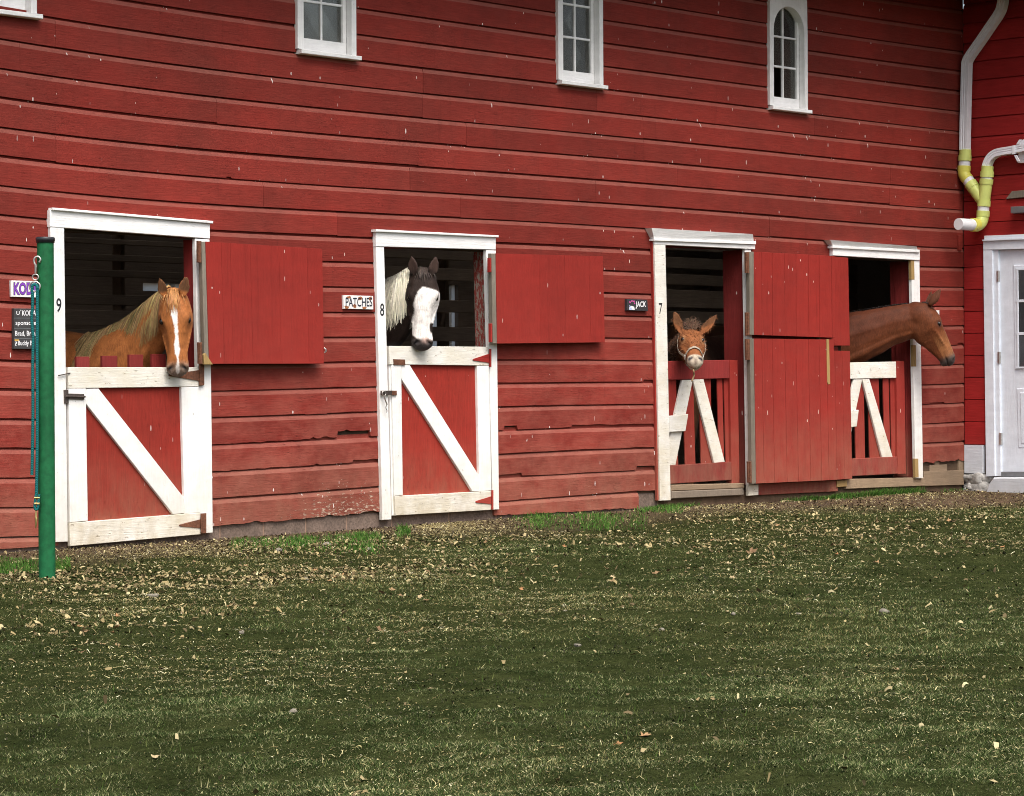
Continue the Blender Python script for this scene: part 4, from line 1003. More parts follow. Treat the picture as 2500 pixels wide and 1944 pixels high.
    for _ in range(60):
        acc = np.zeros((n, 3)); 
        for k_ in range(3):
            acc[:, k_] = np.bincount(ed_[:, 0], co[ed_[:, 1], k_], n) + np.bincount(ed_[:, 1], co[ed_[:, 0], k_], n)
        co += (acc / deg - co) * wj * .6
    # muscle relief over neck, cheek and body
    ms_ = np.zeros(n); rr0 = np.random.default_rng(5)
    for k_ in range(9):
        dv = rr0.normal(0, 1, 3); dv /= np.linalg.norm(dv); ms_ += np.sin(co @ dv * rr0.uniform(14, 42) + rr0.uniform(0, 6.28)) / 9
    away = 1 - .75 * ((q[:, 0] > .33) & (q[:, 0] < .75) & (np.abs(q[:, 1]) < .12) & (np.abs(q[:, 2]) < .25))
    co += nr * (ms_ * .013 * away)[:, None]
    me.vertices.foreach_set('co', co.astype(np.float32).ravel()); me.update()
    inear = np.zeros(n); onear = np.zeros(n)
    for b, d, nn, L in ei:
        h = (co - b) @ d / L; near = np.linalg.norm((co - b) - np.outer((co - b) @ d, d), axis=1) < 0.07
        on = (h > 0.02) & (h < 1.15) & near & (q[:, 0] < 0.03); onear = np.maximum(onear, on * 1.0)
        inear = np.maximum(inear, on * sstep(nr @ nn, .15, .6) * sstep(h, .05, .25))
    global JIT
    JIT = rng.normal(0, 1, n)
    q = q / np.array([1.045, 1, 1]) - np.array([0, 0, .03])
    c = coat(co, nr, q, nos, mouth, eye_d, inear, onear)
    a = me.color_attributes.new('col', 'FLOAT_COLOR', 'POINT'); cc = np.ones((n, 4), np.float32); cc[:, :3] = np.clip(c, 0.002, 0.9); a.data.foreach_set('color', cc.ravel())
    me.polygons.foreach_set('use_smooth', np.ones(len(me.polygons), bool)); me.materials.clear()
    link('body', me, 'coat', root)
    for sd_ in (-1, 1):                                             # eyes
        es = Soup(); es.ball(hd.w(np.array([.225, sd_ * .0925, -.013])), np.array([.026, .021, .0195]) * hd.sc, AX)
        obj('eye', es.V, es.F, 'eye_dark', root, True)
    return root, nf
def strands(name, roots, paths, cols, parent, w0=0.007, mat='hair'):
    """Locks of hair: each path is a polyline; a thin three sided lock."""
    V = []; F = []; C = []
    for P, c in zip(paths, cols):
        m = len(P); b = len(V); P = np.array(P)
        for i in range(m):
            t = P[min(i + 1, m - 1)] - P[max(i - 1, 0)]; t /= np.linalg.norm(t) + 1e-9
            sdv = np.cross(t, TOCAM); sdv /= np.linalg.norm(sdv) + 1e-9; up = np.cross(sdv, t)
            w = w0 * (1 - 0.8 * (i / (m - 1)) ** 1.5) * (0.6 + 0.4 * min(1, i * 1.0))
            V += [P[i] + sdv * w, P[i] - sdv * w, P[i] - up * w * .6 * np.sign(np.dot(up, TOCAM) or 1) * -1]; C += [c] * 3
        for i in range(m - 1):
            for j in range(3): F.append((b + i * 3 + j, b + i * 3 + (j + 1) % 3, b + (i + 1) * 3 + (j + 1) % 3, b + (i + 1) * 3 + j))
    return link(name, arr_mesh(name, V, F, np.array(C)), mat, parent)
def vary(base, k, n): return [np.array(base) * (1 + rng.normal(0, k)) * (1 + rng.normal(0, k * .25, 3)) for _ in range(n)]
def neck_mane(nf, a, b, side, n, reach, base, var, lift=0.0, gravity=0.05, w0=0.006, name='mane', parent=None, drift=0.0):
    paths = []; m = len(nf)
    for _ in range(n):
        u = rng.uniform(a, b) * (m - 1); i = int(u); fr = u - i; i2 = min(i + 1, m - 1)
        P, A, B, T, H, Wd = [nf[i][k] * (1 - fr) + nf[i2][k] * fr for k in range(6)]
        sg = 1 if np.dot(B, side) > 0 else -1
        rch = reach * rng.uniform(.75, 1.1); pts = []; off = rng.uniform(1.02, 1.10) if gravity else rng.uniform(.97, 1.02); dv = rng.normal(0, .015)
        for j, ph in enumerate(np.linspace(-0.15, rch, 8)):
            g = max(0, ph) ** 2
            if gravity: pts.append(P + A * H * off + B * sg * (Wd * off * math.sin(min(ph, 1.4)) + 0.012 * j * .3) - ZUP * max(H * 1.45, .27) * (1 - math.cos(ph)) + ZUP * lift * math.sin(min(1, j / 2) * math.pi) + T * (drift * (u / m) * g + dv * j * .25))
            else: pts.append(P + A * (H * off * math.cos(ph) + lift * math.sin(min(1, j / 2) * math.pi)) + B * sg * (Wd * off * math.sin(ph)) + T * dv * j * .3)
        paths.append(pts)
    return strands(name, None, paths, vary(base, var, n), parent, w0)
def forelock(hd, n, length, base, var, spread, parent, up=0.0, w0=0.005):
    paths = []
    for _ in range(n):
        s0 = rng.normal(0, .022); s1 = s0 * rng.uniform(1.2, 2.2) + rng.normal(0, spread); L = length * rng.uniform(.6, 1.1); pts = []
        for t in np.linspace(0, 1, 7):
            x = -0.04 + L * t; r = interp_row(max(x, -.05)); y = s0 + (s1 - s0) * t
            z = r[1] - (abs(y) / max(r[3], .02)) ** 2 * .013 + 0.010 + up * math.sin(t * 2.6) * rng.uniform(.7, 1)
            pts.append(hd.w(np.array([x, y, z])))
        paths.append(pts)
    return strands('forelock', None, paths, vary(base, var, n), parent, w0)

# --- chestnut in stall 9
CH = np.array([.335, .118, .036])
def coat9(co, nr, q, nos, mouth, ed, inear, onear):
    n = len(co); c = np.tile(CH, (n, 1)); x, y, z = q.T
    c = mixc(c, sstep(x, -.02, -.25) * .8, (.24, .095, .036))
    top = sstep(nr @ H9.u, .35, .6) * (z > -.075) * (x > .05)
    xs = [.0, .105, .125, .16, .20, .245, .28, .32, .37, .42, .46, .50, .53, .57, .60, .62]
    ws = [0, 0, .016, .021, .020, .015, .010, .009, .015, .017, .014, .008, .005, .011, .014, 0]
    cx = [0, 0, -.002, .0, .002, .006, .008, .009, .007, .006, .006, .008, .008, .004, .002, 0]
    wob = .0018 * np.sin(x * 47) + .0012 * np.sin(x * 83 + y * 60 + 1) + .0010 * JIT
    bz = sstep(np.interp(x, xs, ws) + wob * (np.interp(x, xs, ws) > .004) - np.abs(y - np.interp(x, xs, cx)), -.004, .005) * top
    c = mixc(c, sstep(x, .50, .58) * .9 * (z < .2), (.20, .150, .115))
    c = mixc(c, sstep(x, .585, .62), (.17, .135, .11))
    c = mixc(c, bz * (1 - sstep(x, .52, .58) * .45), (.84, .80, .76))
    c = mixc(c, np.exp(-ed ** 2 * .55) * .85, (.07, .032, .018))
    c = mixc(c, np.clip(nos * 1.5, 0, 1), (.025, .022, .025)); c = mixc(c, mouth * .8, (.04, .03, .025))
    c = mixc(c, inear, (.10, .045, .02)); return c
H9 = Head(W(424, 714, -0.10), -ZUP * 1.0 + TOCAM * 0.12 + CR * 0.055, TOCAM + CR * .05, .93, 1.13)
h9, nf9 = make_horse('horse', 'chestnut horse with flaxen mane and white blaze looking out of stall 9', H9,
    [H9.w(np.array([.05, 0, -.10])), W(392, 775, .14), W(335, 845, .38), W(262, 905, .60), W(205, 925, .82)], [.12, .165, .22, .29, .33], [.075, .09, .115, .15, .2],
    [W(215, 925, .82), W(150, 925, 1.0), W(-40, 925, 1.25), W(-260, 900, 1.4), W(-330, 900, 1.45)], [.34, .36, .37, .36, .26], [.24, .28, .31, .28, .18],
    [(-1, .135, .044, -H9.f * 1 - H9.s * .22 + H9.u * .05, TOCAM + H9.s * -.30), (1, .135, .042, -H9.f * 1 + H9.s * .24 + H9.u * .05, TOCAM + H9.s * .45)], coat9, 1.2)
neck_mane(nf9, 0.0, 0.82, TOCAM, 1200, 1.75, (.36, .245, .105), .28, .004, .10, .0032, 'mane', h9, .22)
forelock(H9, 70, .20, (.44, .20, .07), .2, .016, h9, .006, .0035)

# --- pinto in stall 8
def coat8(co, nr, q, nos, mouth, ed, inear, onear):
    n = len(co); BR = np.array([.026, .0165, .013]); WHT = (.80, .76, .72); c = np.tile(BR, (n, 1)); x, y, z = q.T
    wob = .005 * np.sin(x * 23) + .003 * np.sin(x * 57 + 2) + .0015 * JIT
    edge = np.interp(x, [.10, .125, .16, .21, .27, .34, .40, .46, .52, .56, .60], [.05, -.004, -.030, -.055, -.066, -.070, -.074, -.074, -.062, -.028, .02]) + wob
    topx = .125 + .35 * np.clip(y, 0, .2)
    wm = sstep(y - edge, -.007, .008) * sstep(x - topx - wob, 0, .015) * (1 - sstep(x, .535, .575))
    wm *= 1 - sstep(-z - .07 - .12 * (x > .3), .06, .09) * (y < .02)
    wm *= sstep(.21 - (-z), 0, .02)
    patch = np.exp(-(((x - .45) / .045) ** 2 + ((y - .070) / .024) ** 4 + ((z + .07) / .04) ** 4)); wm *= 1 - sstep(patch, .3, .6)
    c = mixc(c, wm, WHT)
    c = mixc(c, sstep(x, .53, .57) * (z < .3), (.055, .046, .044))
    c = mixc(c, np.exp(-(((x - .55) / .022) ** 2 + ((y - .022) / .028) ** 2)) * (z > -.07), (.62, .42, .36))
    nk = np.maximum(sstep(x, -.05, -.10), np.maximum(sstep(-z, .26, .32) * (x < .25), sstep(-y, .118, .130) * (x < .5))) * (1 - onear)                       # white neck, dark breast
    low = co[:, 2] - (P8NECK + .05 * np.sin(co[:, 0] * 9))
    c = mixc(c, nk * sstep(low, -.02, .03), (.74, .70, .62))
    c = mixc(c, np.exp(-ed ** 2 * .9) * .85, (.02, .015, .012))
    c = mixc(c, np.clip(nos * 1.5, 0, 1), (.015, .013, .014)); c = mixc(c, mouth * .8, (.25, .12, .09)); c = mixc(c, inear, (.05, .03, .024)); return c
P8NECK = float(W(960, 785, .2)[2])
H8 = Head(W(1033, 662, -0.10), -ZUP * 1.0 + TOCAM * 0.12 - CR * .0, TOCAM + CR * .17, .97, 1.17)
h8, nf8 = make_horse('horse', 'dark brown and white pinto horse with white face looking out of stall 8', H8,
    [H8.w(np.array([.05, 0, -.10])), W(1000, 718, .06), W(968, 752, .20), W(925, 795, .42), W(880, 840, .80)], [.125, .18, .24, .31, .34], [.08, .095, .12, .16, .2],
    [W(885, 842, .80), W(850, 850, 1.1), W(740, 850, 1.6), W(620, 840, 1.9), W(585, 840, 2.0)], [.34, .37, .38, .37, .26], [.24, .29, .32, .29, .18],
    [(-1, .14, .046, -H8.f * 1 - H8.s * .16 + H8.u * .05, TOCAM - H8.s * .5), (1, .14, .046, -H8.f * 1 + H8.s * .22 + H8.u * .05, TOCAM + H8.s * .6)], coat8, 1.2)
neck_mane(nf8, 0.0, 0.9, TOCAM, 1000, 1.9, (.88, .84, .68), .10, .012, .10, .0032, 'mane', h8, .10)
forelock(H8, 45, .13, (.05, .035, .03), .25, .012, h8, .006, .004)

# --- mule in stall 7
def coat7(co, nr, q, nos, mouth, ed, inear, onear):
    n = len(co); c = np.tile(np.array([.215, .078, .029]), (n, 1)); x, y, z = q.T
    c = mixc(c, sstep(x, .0, -.15) * .85 * (1 - onear), (.085, .042, .024))
    c = mixc(c, np.exp(-(((x - .10) / .07) ** 2 + (y / .03) ** 2)) * .3, (.18, .07, .03))
    c = mixc(c, sstep(x + .15 * np.abs(y) - .25 * np.clip(-z - .05, 0, 1), 0.515, .55), (.43, .37, .285))
    c = mixc(c, np.exp(-((y / .020) ** 2)) * sstep(x, .575, .60) * (z > -.10), (.20, .155, .12))
    c = mixc(c, np.exp(-ed ** 2 * .9) * .8, (.06, .03, .02)); c = mixc(c, np.exp(-((ed - 1.7) / .5) ** 2) * .3, (.45, .26, .13))
    c = mixc(c, np.clip(nos * 2.4, 0, 1), (.04, .036, .045)); c = mixc(c, mouth * .8, (.10, .06, .045)); c = mixc(c, inear * .7, (.10, .05, .025))
    tip = onear * sstep(-x, .17, .22); c = mixc(c, tip * .6, (.08, .04, .02)); return c
H7 = Head(W(1687, 801, -0.06), -ZUP * .52 + TOCAM * .85 + CR * .02, TOCAM * .52 + ZUP * .85 + CR * .06, .84, 1.13)
h7, nf7 = make_horse('horse', 'brown mule with long ears and tan halter looking over the gate of stall 7', H7,
    [H7.w(np.array([.05, 0, -.12])), W(1676, 845, .12), W(1658, 880, .36), W(1645, 905, .62)], [.11, .15, .21, .26], [.075, .09, .13, .18],
    [W(1650, 905, .62), W(1680, 902, .9), W(1735, 898, 1.5), W(1765, 890, 1.9), W(1772, 890, 2.0)], [.26, .30, .32, .31, .22], [.2, .25, .28, .25, .17],
    [(-1, .185, .050, ZUP * 1 - CR * .34 - TOCAM * .05, TOCAM + CR * .30, (.065, .100, .0)), (1, .215, .050, ZUP * .76 + CR * .68 - TOCAM * .05, TOCAM * .75 - CR * .6, (.065, .100, .0))], coat7, 1.0)
tuft = []
for _ in range(170):
    b = np.array([rng.uniform(-.03, .075), rng.normal(0, .026), .022]); d = -H7.f * rng.uniform(.5, 1) + H7.u * rng.uniform(.1, .55) + H7.s * (rng.normal(0, .28) + b[1] * 9)
    d /= np.linalg.norm(d); L = rng.uniform(.04, .105); p = H7.w(b); tuft.append([p + d * L * t + H7.s * .02 * t * t * rng.normal() for t in np.linspace(0, 1, 5)])
strands('forelock', None, tuft, vary((.12, .065, .038), .3, 170), h7, .0035)
neck_mane(nf7, 0.1, 0.9, TOCAM, 200, .5, (.06, .035, .025), .25, .05, .0, .005, 'mane', h7)
bd7 = [o for o in h7.children if o.name.startswith('body')][0].data; nv = len(bd7.vertices)
cv = np.empty(nv * 3, np.float32); bd7.vertices.foreach_get('co', cv); cv = cv.reshape(-1, 3); nv_ = np.empty(nv * 3, np.float32); bd7.vertex_normals.foreach_get('vector', nv_); nv_ = nv_.reshape(-1, 3)
ca = np.empty(nv * 4, np.float32); bd7.color_attributes['col'].data.foreach_get('color', ca); ca = ca.reshape(-1, 4)[:, :3]
ql = H7.loc(cv.astype(float)); sel = np.where((ql[:, 0] < .42) & (np.linalg.norm(cv - H7.p, axis=1) < .75))[0]; sel = rng.choice(sel, 2600)
fp = []
for i_ in sel:
    d = nv_[i_] * rng.uniform(.3, .8) - ZUP * rng.uniform(.1, .6) + rng.normal(0, .25, 3); d /= np.linalg.norm(d); L = rng.uniform(.012, .030)
    fp.append([cv[i_] + d * L * t for t in (0, .5, 1)])
strands('winter_fur', None, fp, [np.clip(ca[i_] * rng.uniform(.6, 1.5), 0, .9) for i_ in sel], h7, .0022)
# halter: noseband, cheek straps, crown, rings, chin rope
hal = []
def hring(x, inf, slant=0.0, lo=0, hi=None):
    r = head_ring(interp_row(x)); c = np.array([x, 0, np.mean([p[2] for p in r])]); out = []
    for p in r:
        q = c + (p - c) * inf; q[0] = x + slant * (q[2] - r[0][2]); out.append(q)
    return out
def strip(name, pts, n_out, width_dir, wd, mat, parent, closed, th=0.004):
    P = np.array(pts); N = np.array(n_out); D = np.array(width_dir); m = len(P); V = []; F = []
    for i in range(m): V += [P[i] - D[i] * wd + N[i] * th, P[i] + D[i] * wd + N[i] * th, P[i] + D[i] * wd, P[i] - D[i] * wd]
    for i in range(m if closed else m - 1):
        j = (i + 1) % m
        for k_ in range(4): F.append((i * 4 + k_, i * 4 + (k_ + 1) % 4, j * 4 + (k_ + 1) % 4, j * 4 + k_))
    if not closed: F += [(3, 2, 1, 0), tuple((m - 1) * 4 + k_ for k_ in range(4))]
    return obj(name, V, F, mat, parent, False)
rn = hring(.44, 1.06, -.25); cen = np.mean(rn, 0)
halter = strip('halter', [H7.w(p) for p in rn], [(lambda v: v / np.linalg.norm(v))(H7.w(p) - H7.w(np.array([p[0], 0, cen[2]]))) for p in rn], [H7.f for _ in rn], .013, 'halter_web', h7, True)
for sd_ in (-1, 1):
    pts = [np.array([.47, sd_ * .080, -.085]), np.array([.37, sd_ * .098, -.12]), np.array([.27, sd_ * .124, -.14]), np.array([.16, sd_ * .132, -.12]), np.array([.04, sd_ * .112, -.06])]
    P = smooth_path(pts, 3)
    strip('cheek_strap', [H7.w(p) for p in P], [H7.s * sd_ for _ in P], [H7.u for _ in P], .011, 'halter_web', halter, False)
    c = H7.w(np.array([.465, sd_ * .088, -.09])); tube([c + .022 * (math.cos(a) * H7.f + math.sin(a) * H7.u) for a in np.linspace(0, 6.283, 13)[:-1]], .0035, 'steel', 'halter_ring', halter, 6, True)
    strip('chin_strap', [H7.w(p) for p in smooth_path([np.array([.48, sd_ * .082, -.10]), np.array([.50, sd_ * .066, -.165]), np.array([.51, 0, -.198])], 3)], [-H7.u for _ in range(7)], [H7.f for _ in range(7)], .009, 'halter_web', halter, False)
tube(smooth_path([H7.w(np.array([.53, 0, -.19])), W(1693, 905, -.36), W(1694.5, 915, -.35), W(1692, 924, -.345), W(1689, 931, -.345)], 4), .0075, 'jute_rope', 'chin_rope', halter, 8)

# --- bay in the stall by the corner
def coat6(co, nr, q, nos, mouth, ed, inear, onear):
    n = len(co); c = np.tile(np.array([.080, .0225, .0100]), (n, 1)); x, y, z = q.T
    c = mixc(c, sstep(x, -.12, .25) * (1 - onear) * .8, (.145, .044, .0160))
    c = mixc(c, sstep(x, .26, .40) * .8 * (z > -.16), (.27, .112, .044))
    c = mixc(c, np.exp(-(((x - .25) / .12) ** 2 + ((z + .20) / .05) ** 2)) * .5, (.16, .055, .025))
    c = mixc(c, sstep(x, .50, .57), (.065, .052, .046)); c = mixc(c, np.exp(-ed ** 2 * .6) * .8, (.05, .03, .025))
    c = mixc(c, onear * .35, (.11, .05, .03)); c = mixc(c, inear * .6, (.06, .035, .025))
    c = mixc(c, np.clip(nos * 1.5, 0, 1), (.015, .013, .014)); c = mixc(c, mouth * .85, (.02, .016, .015)); return c
f6 = CR * .46 - ZUP * .89; u6 = CR * .89 + ZUP * .46
H6 = Head(W(2266, 741, -.26), f6, u6, 1.0)
h6, nf6 = make_horse('horse', 'bay horse with black mane leaning out of the corner stall in profile', H6,
    [H6.w(np.array([.055, 0, -.085])), W(2228, 782, -.13), W(2175, 795, .02), W(2125, 812, .17), W(2065, 832, .36), W(2010, 845, .55)], [.150, .180, .200, .240, .29, .33], [.104, .108, .115, .135, .17, .21],
    [W(2015, 850, .55), W(1985, 850, .75), W(1905, 850, 1.3), W(1830, 845, 1.8), W(1812, 845, 1.95)], [.33, .37, .38, .37, .26], [.24, .29, .32, .29, .18],
    [(-1, .18, .050, ZUP * .90 + CR * .55 + TOCAM * .12, CR * .55 - TOCAM * .75), (1, .165, .042, ZUP * .93 + CR * .25 - TOCAM * .3, CR * .8 - TOCAM * .6)], coat6, 1.2)
neck_mane(nf6, 0.16, 0.95, -TOCAM, 420, .7, (.022, .018, .018), .25, .0, .0, .006, 'mane', h6)
forelock(H6, 24, .10, (.03, .022, .02), .2, .01, h6, .0, .004)

# ================================================================== signs, post, ropes, pipes
def sign(name, quad, y, th, mat, label): 
    o = board(name, quad, y, th, mat, None, 0.002); return tag(o, label, 'sign')
sg = sign('name_sign', [(27, 685), (99, 687), (101, 727), (28, 725)], -0.022, 0.02, 'sign_white', 'white name sign with purple KODA lettering beside the green post')
for st, bold, yy, mt_ in (('KODA', .055, -.0235, 'black_ink'), ('KODA', .028, -.0248, 'purple_ink')):
    d = 0 if bold > .04 else 1.0
    text('lettering', st, (33 + d, 689 + d, 96 - d, 721 - d), yy, mt_, sg, bold)
sp_ = sign('sponsor_sign', [(34, 753), (100, 754), (101, 853), (34, 852)], -0.030, 0.026, 'sign_slate', 'black slatted sponsor board with white handwriting below the KODA sign')
for py in (777, 802, 827):
    board('groove', [(35, py - .7), (100, py - .2), (100, py + 1), (35, py + .5)], -0.0312, 0.002, 'gray_metal', sp_, 0.0003)
for st, bx in (('U', (40, 760, 48, 769)), ('°', (49, 757, 52, 760)), ('KODA', (54, 758, 88, 771)), ('sponsored', (38, 783, 95, 797)), ('Brad, Brean', (37, 808, 92, 822)), ('Buddy B', (44, 832, 79, 847)), ('?', (36.5, 834, 42, 845))):
    text('lettering', st, bx, -0.0313, 'white_ink', sp_, .014)
board('mark', [(36, 829), (46, 829), (46, 832.5), (36, 832.5)], -0.0315, 0.001, 'gold_ink', sp_, .0002)
pt = sign('name_sign', [(838.5, 721), (911, 723), (912, 756), (839.5, 754)], -0.022, 0.02, 'sign_white', 'white name sign reading PATCHES with brown spots beside stall 8')
for x0, y0, x1, y1 in ((846, 723, 857, 729), (874, 724, 884, 733), (900, 724, 909, 734), (841, 747, 851, 754), (862, 742, 870, 753), (884, 749, 895, 755)):
    blob('spot', [(x0, y0), (x1, y1)], -0.0228, 'brown_ink', pt)
text('lettering', 'PATCHES', (844, 727, 909, 749), -0.0236, 'navy_ink', pt, .012)
jk = sign('name_sign', [(1531, 730), (1581, 732), (1582, 760), (1531, 758)], -0.03, 0.03, 'sign_black', 'small black name sign reading JACK with pink flowers beside stall 7')
text('lettering', 'JACK', (1552, 736, 1577.5, 754), -0.0312, 'white_ink', jk, .02)
for x0, y0, x1, y1, m_ in ((1536, 736, 1540, 740, 'pink_ink'), (1541, 733, 1545, 737, 'pink_ink'), (1546, 734, 1550, 739, 'pink_ink'), (1548, 739, 1551, 743, 'pink_ink')):
    blob('flower', [(x0, y0), (x1, y1)], -0.031, m_, jk, 10, .3)
for pl, m_ in (([(1536, 756), (1537, 750), (1542, 747), (1548, 749), (1550, 757)], 'white_ink'), ([(1536, 745), (1541, 748), (1538, 751)], 'blue_ink'), ([(1537, 757), (1537.5, 752), (1541, 750), (1543, 757)], 'blue_ink')):
    prism('animal_picture', [W(a, b, -0.0312 if m_ == 'white_ink' else -.0318) for a, b in pl], (0, .0008, 0), m_, jk, .0002)
sg2 = sign('paper_notice', [(2283, 758), (2293.5, 758), (2293.5, 772), (2283, 772)], -0.006, 0.004, 'sign_white', 'tiny white notice on the wall behind the bay horse')

# green post in front of the wall
base = G(115, 1419); dpt = float(np.dot(base - CAM, FWD))
def PP(px, py, off=0.0): d = ray(px, py); return CAM + d * (dpt + off)
top = PP(110.6, 582); post = empty('hitching_post', tuple(base), 'tall green steel post with a black cap standing before stall 9', 'post')
pr = 0.0495
tube([base - ZUP * 0.15, base + (top - base) * .5, top], pr, 'green_paint', 'pole', post, 28)
ax = (top - base) / np.linalg.norm(top - base)
tube([top - ax * .028, top - ax * .027, top - ax * .018, top - ax * .017, top + ax * .002, top + ax * .006], [pr * 1.05, pr * 1.10, pr * 1.10, pr * 1.14, pr * 1.14, pr * 1.05], 'black_plastic', 'post_cap', post, 28)
# lead rope hung on the post by its snap
R0 = -0.02
lead = empty('lead_rope', tuple(PP(85, 1290)), 'teal lead rope with metal snaps hanging on the green post', 'lead rope')
def ringpts(cx, cy, rx, ry, off, n=16, a0=0, a1=6.2832): return [PP(cx + rx * math.cos(a), cy + ry * math.sin(a), off) for a in np.linspace(a0, a1, n + 1)[:-1]]
tube(smooth_path([PP(96, 641, -.05), PP(99, 634, -.05), PP(94, 627, -.05), PP(86, 629, -.05), PP(83, 637, -.05), PP(85, 645, -.05), PP(89, 651, -.05)], 4), .0065, 'steel', 'snap_hook', lead, 8)
tube([PP(87.5, 646, -.05), PP(86.5, 668, -.05)], [.0085, .006], 'steel', 'snap_stem', lead, 8)
tube(ringpts(86.5, 677, 7.5, 7, -.05), .0045, 'steel', 'ring', lead, 8, True)
tube(ringpts(85, 700, 13, 12, -.05, 20), .0055, 'steel', 'ring', lead, 8, True)
rl = [(78, 702), (80, 740), (77.5, 775), (79, 800), (81, 830), (80, 900), (80.5, 1000), (79.5, 1090), (78, 1160)]
rr_ = [(92, 705), (91, 740), (91.5, 790), (90.5, 850), (91, 950), (91, 1050), (90.5, 1120), (89, 1208)]
tube(smooth_path([PP(x, y, -.05) for x, y in rl], 4), .0095, 'teal_rope', 'rope', lead, 8)
tube(smooth_path([PP(x, y, -.055) for x, y in rr_], 4), .0095, 'teal_rope', 'rope', lead, 8)
tube(smooth_path([PP(78, 703, -.05), PP(80, 697, -.05), PP(85, 695, -.05), PP(90, 698, -.05), PP(92, 705, -.055)], 3), .0095, 'teal_rope', 'rope', lead, 8)
tube(smooth_path([PP(95, 1207, -.06), PP(94, 1225, -.06), PP(92, 1242, -.06), PP(86, 1243, -.06), PP(85, 1232, -.06), PP(88, 1208, -.06)], 4), .0085, 'teal_rope', 'rope_loop', lead, 8)
for y in (1216, 1230): tube([PP(84, y, -.062), PP(97, y, -.062)], .008, 'brass', 'clamp', lead, 8)
tube([PP(88, 1243, -.06), PP(87.5, 1262, -.06), PP(88.5, 1266, -.06), PP(87, 1289, -.06)], [.004, .007, .009, .0035], 'brass', 'snap', lead, 8)

# downspouts and the yellow-green collector pipe at the corner
XP = XC - 0.085
def Q(px, py, x=XP): return WX(px, py, x)
def rect_pipe(path, hw, hd_, mat, name, parent, k=5):
    P = smooth_path(path, k); m = len(P); V = []; F = []
    for i in range(m):
        t = P[min(i + 1, m - 1)] - P[max(i - 1, 0)]; t = t / np.linalg.norm(t); a = np.array([-1.0, 0, 0]); a -= np.dot(a, t) * t; a /= np.linalg.norm(a); b = np.cross(t, a)
        sec = [(-1, -1), (-.5, -1), (-.45, -.86), (-.1, -.86), (-.05, -1), (.05, -1), (.1, -.86), (.45, -.86), (.5, -1), (1, -1), (1, 1), (-1, 1)]
        V += [P[i] - a * (s_[1] * hd_) + b * (s_[0] * hw) for s_ in sec]
    n = 12
    for i in range(m - 1):
        for j in range(n): F.append((i * n + j, i * n + (j + 1) % n, (i + 1) * n + (j + 1) % n, (i + 1) * n + j))
    F += [tuple(reversed(range(n))), tuple((m - 1) * n + j for j in range(n))]
    o = obj(name, V, F, mat, parent); return o
ds = empty('downspout', tuple(Q(2340, 548)), 'white downspouts joining a yellow green drain pipe at the barn corner', 'downspout')
rect_pipe([Q(2450, -60), Q(2449, -5), Q(2447, 14), Q(2440, 33), Q(2418, 66), Q(2392, 104), Q(2371, 134), Q(2362, 150), Q(2360.5, 164), Q(2359, 220), Q(2357, 300), Q(2356, 372)], .044, .040, 'white_metal', 'pipe', ds, 4)
rect_pipe([Q(2409, 408), Q(2413, 396), Q(2420, 384), Q(2432, 375), Q(2445, 371), Q(2470, 367), Q(2500, 361), Q(2600, 343)], .038, .038, 'white_metal', 'pipe', ds, 5)
for i in range(7):
    a = i / 6; c = Q(2413 + 20 * a, 396 - 21 * a ** .7); tube([c + .045 * np.array([0, math.cos(v) * .8, math.sin(v) * .8]) + np.array([-.042, 0, 0]) * 0 for v in np.linspace(0, 6.28, 9)[:-1]], .004, 'white_metal', 'elbow_rib', ds, 5, True) if False else None
def pvc(path, r, mat, name='drain_pipe', n=20): return tube(path, r, mat, name, ds, n)
r4 = .056; rc = .064
pvc([Q(2356.5, 366), Q(2356.5, 381)], .062, 'pvc_green', 'adapter'); pvc([Q(2355.5, 380), Q(2355, 393)], rc + .006, 'pvc_green', 'coupling')
pvc([Q(2355, 392), Q(2354.5, 407)], rc - .004, 'white_plastic', 'pipe_stub'); pvc([Q(2354, 405), Q(2353.5, 418)], rc + .004, 'pvc_yellow', 'coupling')
pvc(smooth_path([Q(2353.5, 416), Q(2354, 424), Q(2358, 433), Q(2364, 440)], 4), rc, 'pvc_yellow', 'elbow')
pvc([Q(2362, 438), Q(2371, 451)], rc - .004, 'white_plastic', 'pipe_stub'); pvc([Q(2369, 448), Q(2378, 460)], rc + .004, 'pvc_green', 'coupling')
pvc([Q(2376, 458), Q(2388, 475), Q(2398, 488)], rc, 'pvc_green', 'wye_branch')
pvc([Q(2411.5, 405.5), Q(2410, 420)], .062, 'pvc_green', 'adapter'); pvc([Q(2410, 419), Q(2409.5, 433)], rc + .006, 'pvc_green', 'coupling')
pvc([Q(2409.5, 432), Q(2409, 438)], rc - .006, 'white_plastic', 'pipe_stub'); pvc([Q(2409, 437), Q(2407.5, 450)], rc + .005, 'pvc_green', 'coupling')
pvc([Q(2407.5, 449), Q(2404, 475), Q(2402, 492)], rc, 'pvc_green', 'wye'); pvc([Q(2402.5, 490), Q(2401.5, 504)], rc + .005, 'pvc_green', 'coupling')
pvc([Q(2401.5, 503), Q(2400.5, 516)], rc - .004, 'white_plastic', 'pipe_stub'); pvc([Q(2400.5, 515), Q(2399.5, 529)], rc + .004, 'pvc_green', 'coupling')
E0 = Q(2399, 527); DL = np.array([-1.0, 0.10, 0.0]); DL /= np.linalg.norm(DL)
RB = .10; arc = [E0 - ZUP * RB * math.sin(a) + DL * RB * (1 - math.cos(a)) for a in np.linspace(0, math.pi / 2, 9)]
pvc(arc, rc, 'pvc_green', 'elbow'); en = arc[-1]
pvc([en - DL * .005, en + DL * .07], rc + .006, 'pvc_yellow', 'coupling'); pvc([en + DL * .06, en + DL * .29], rc - .004, 'white_plastic', 'outlet')
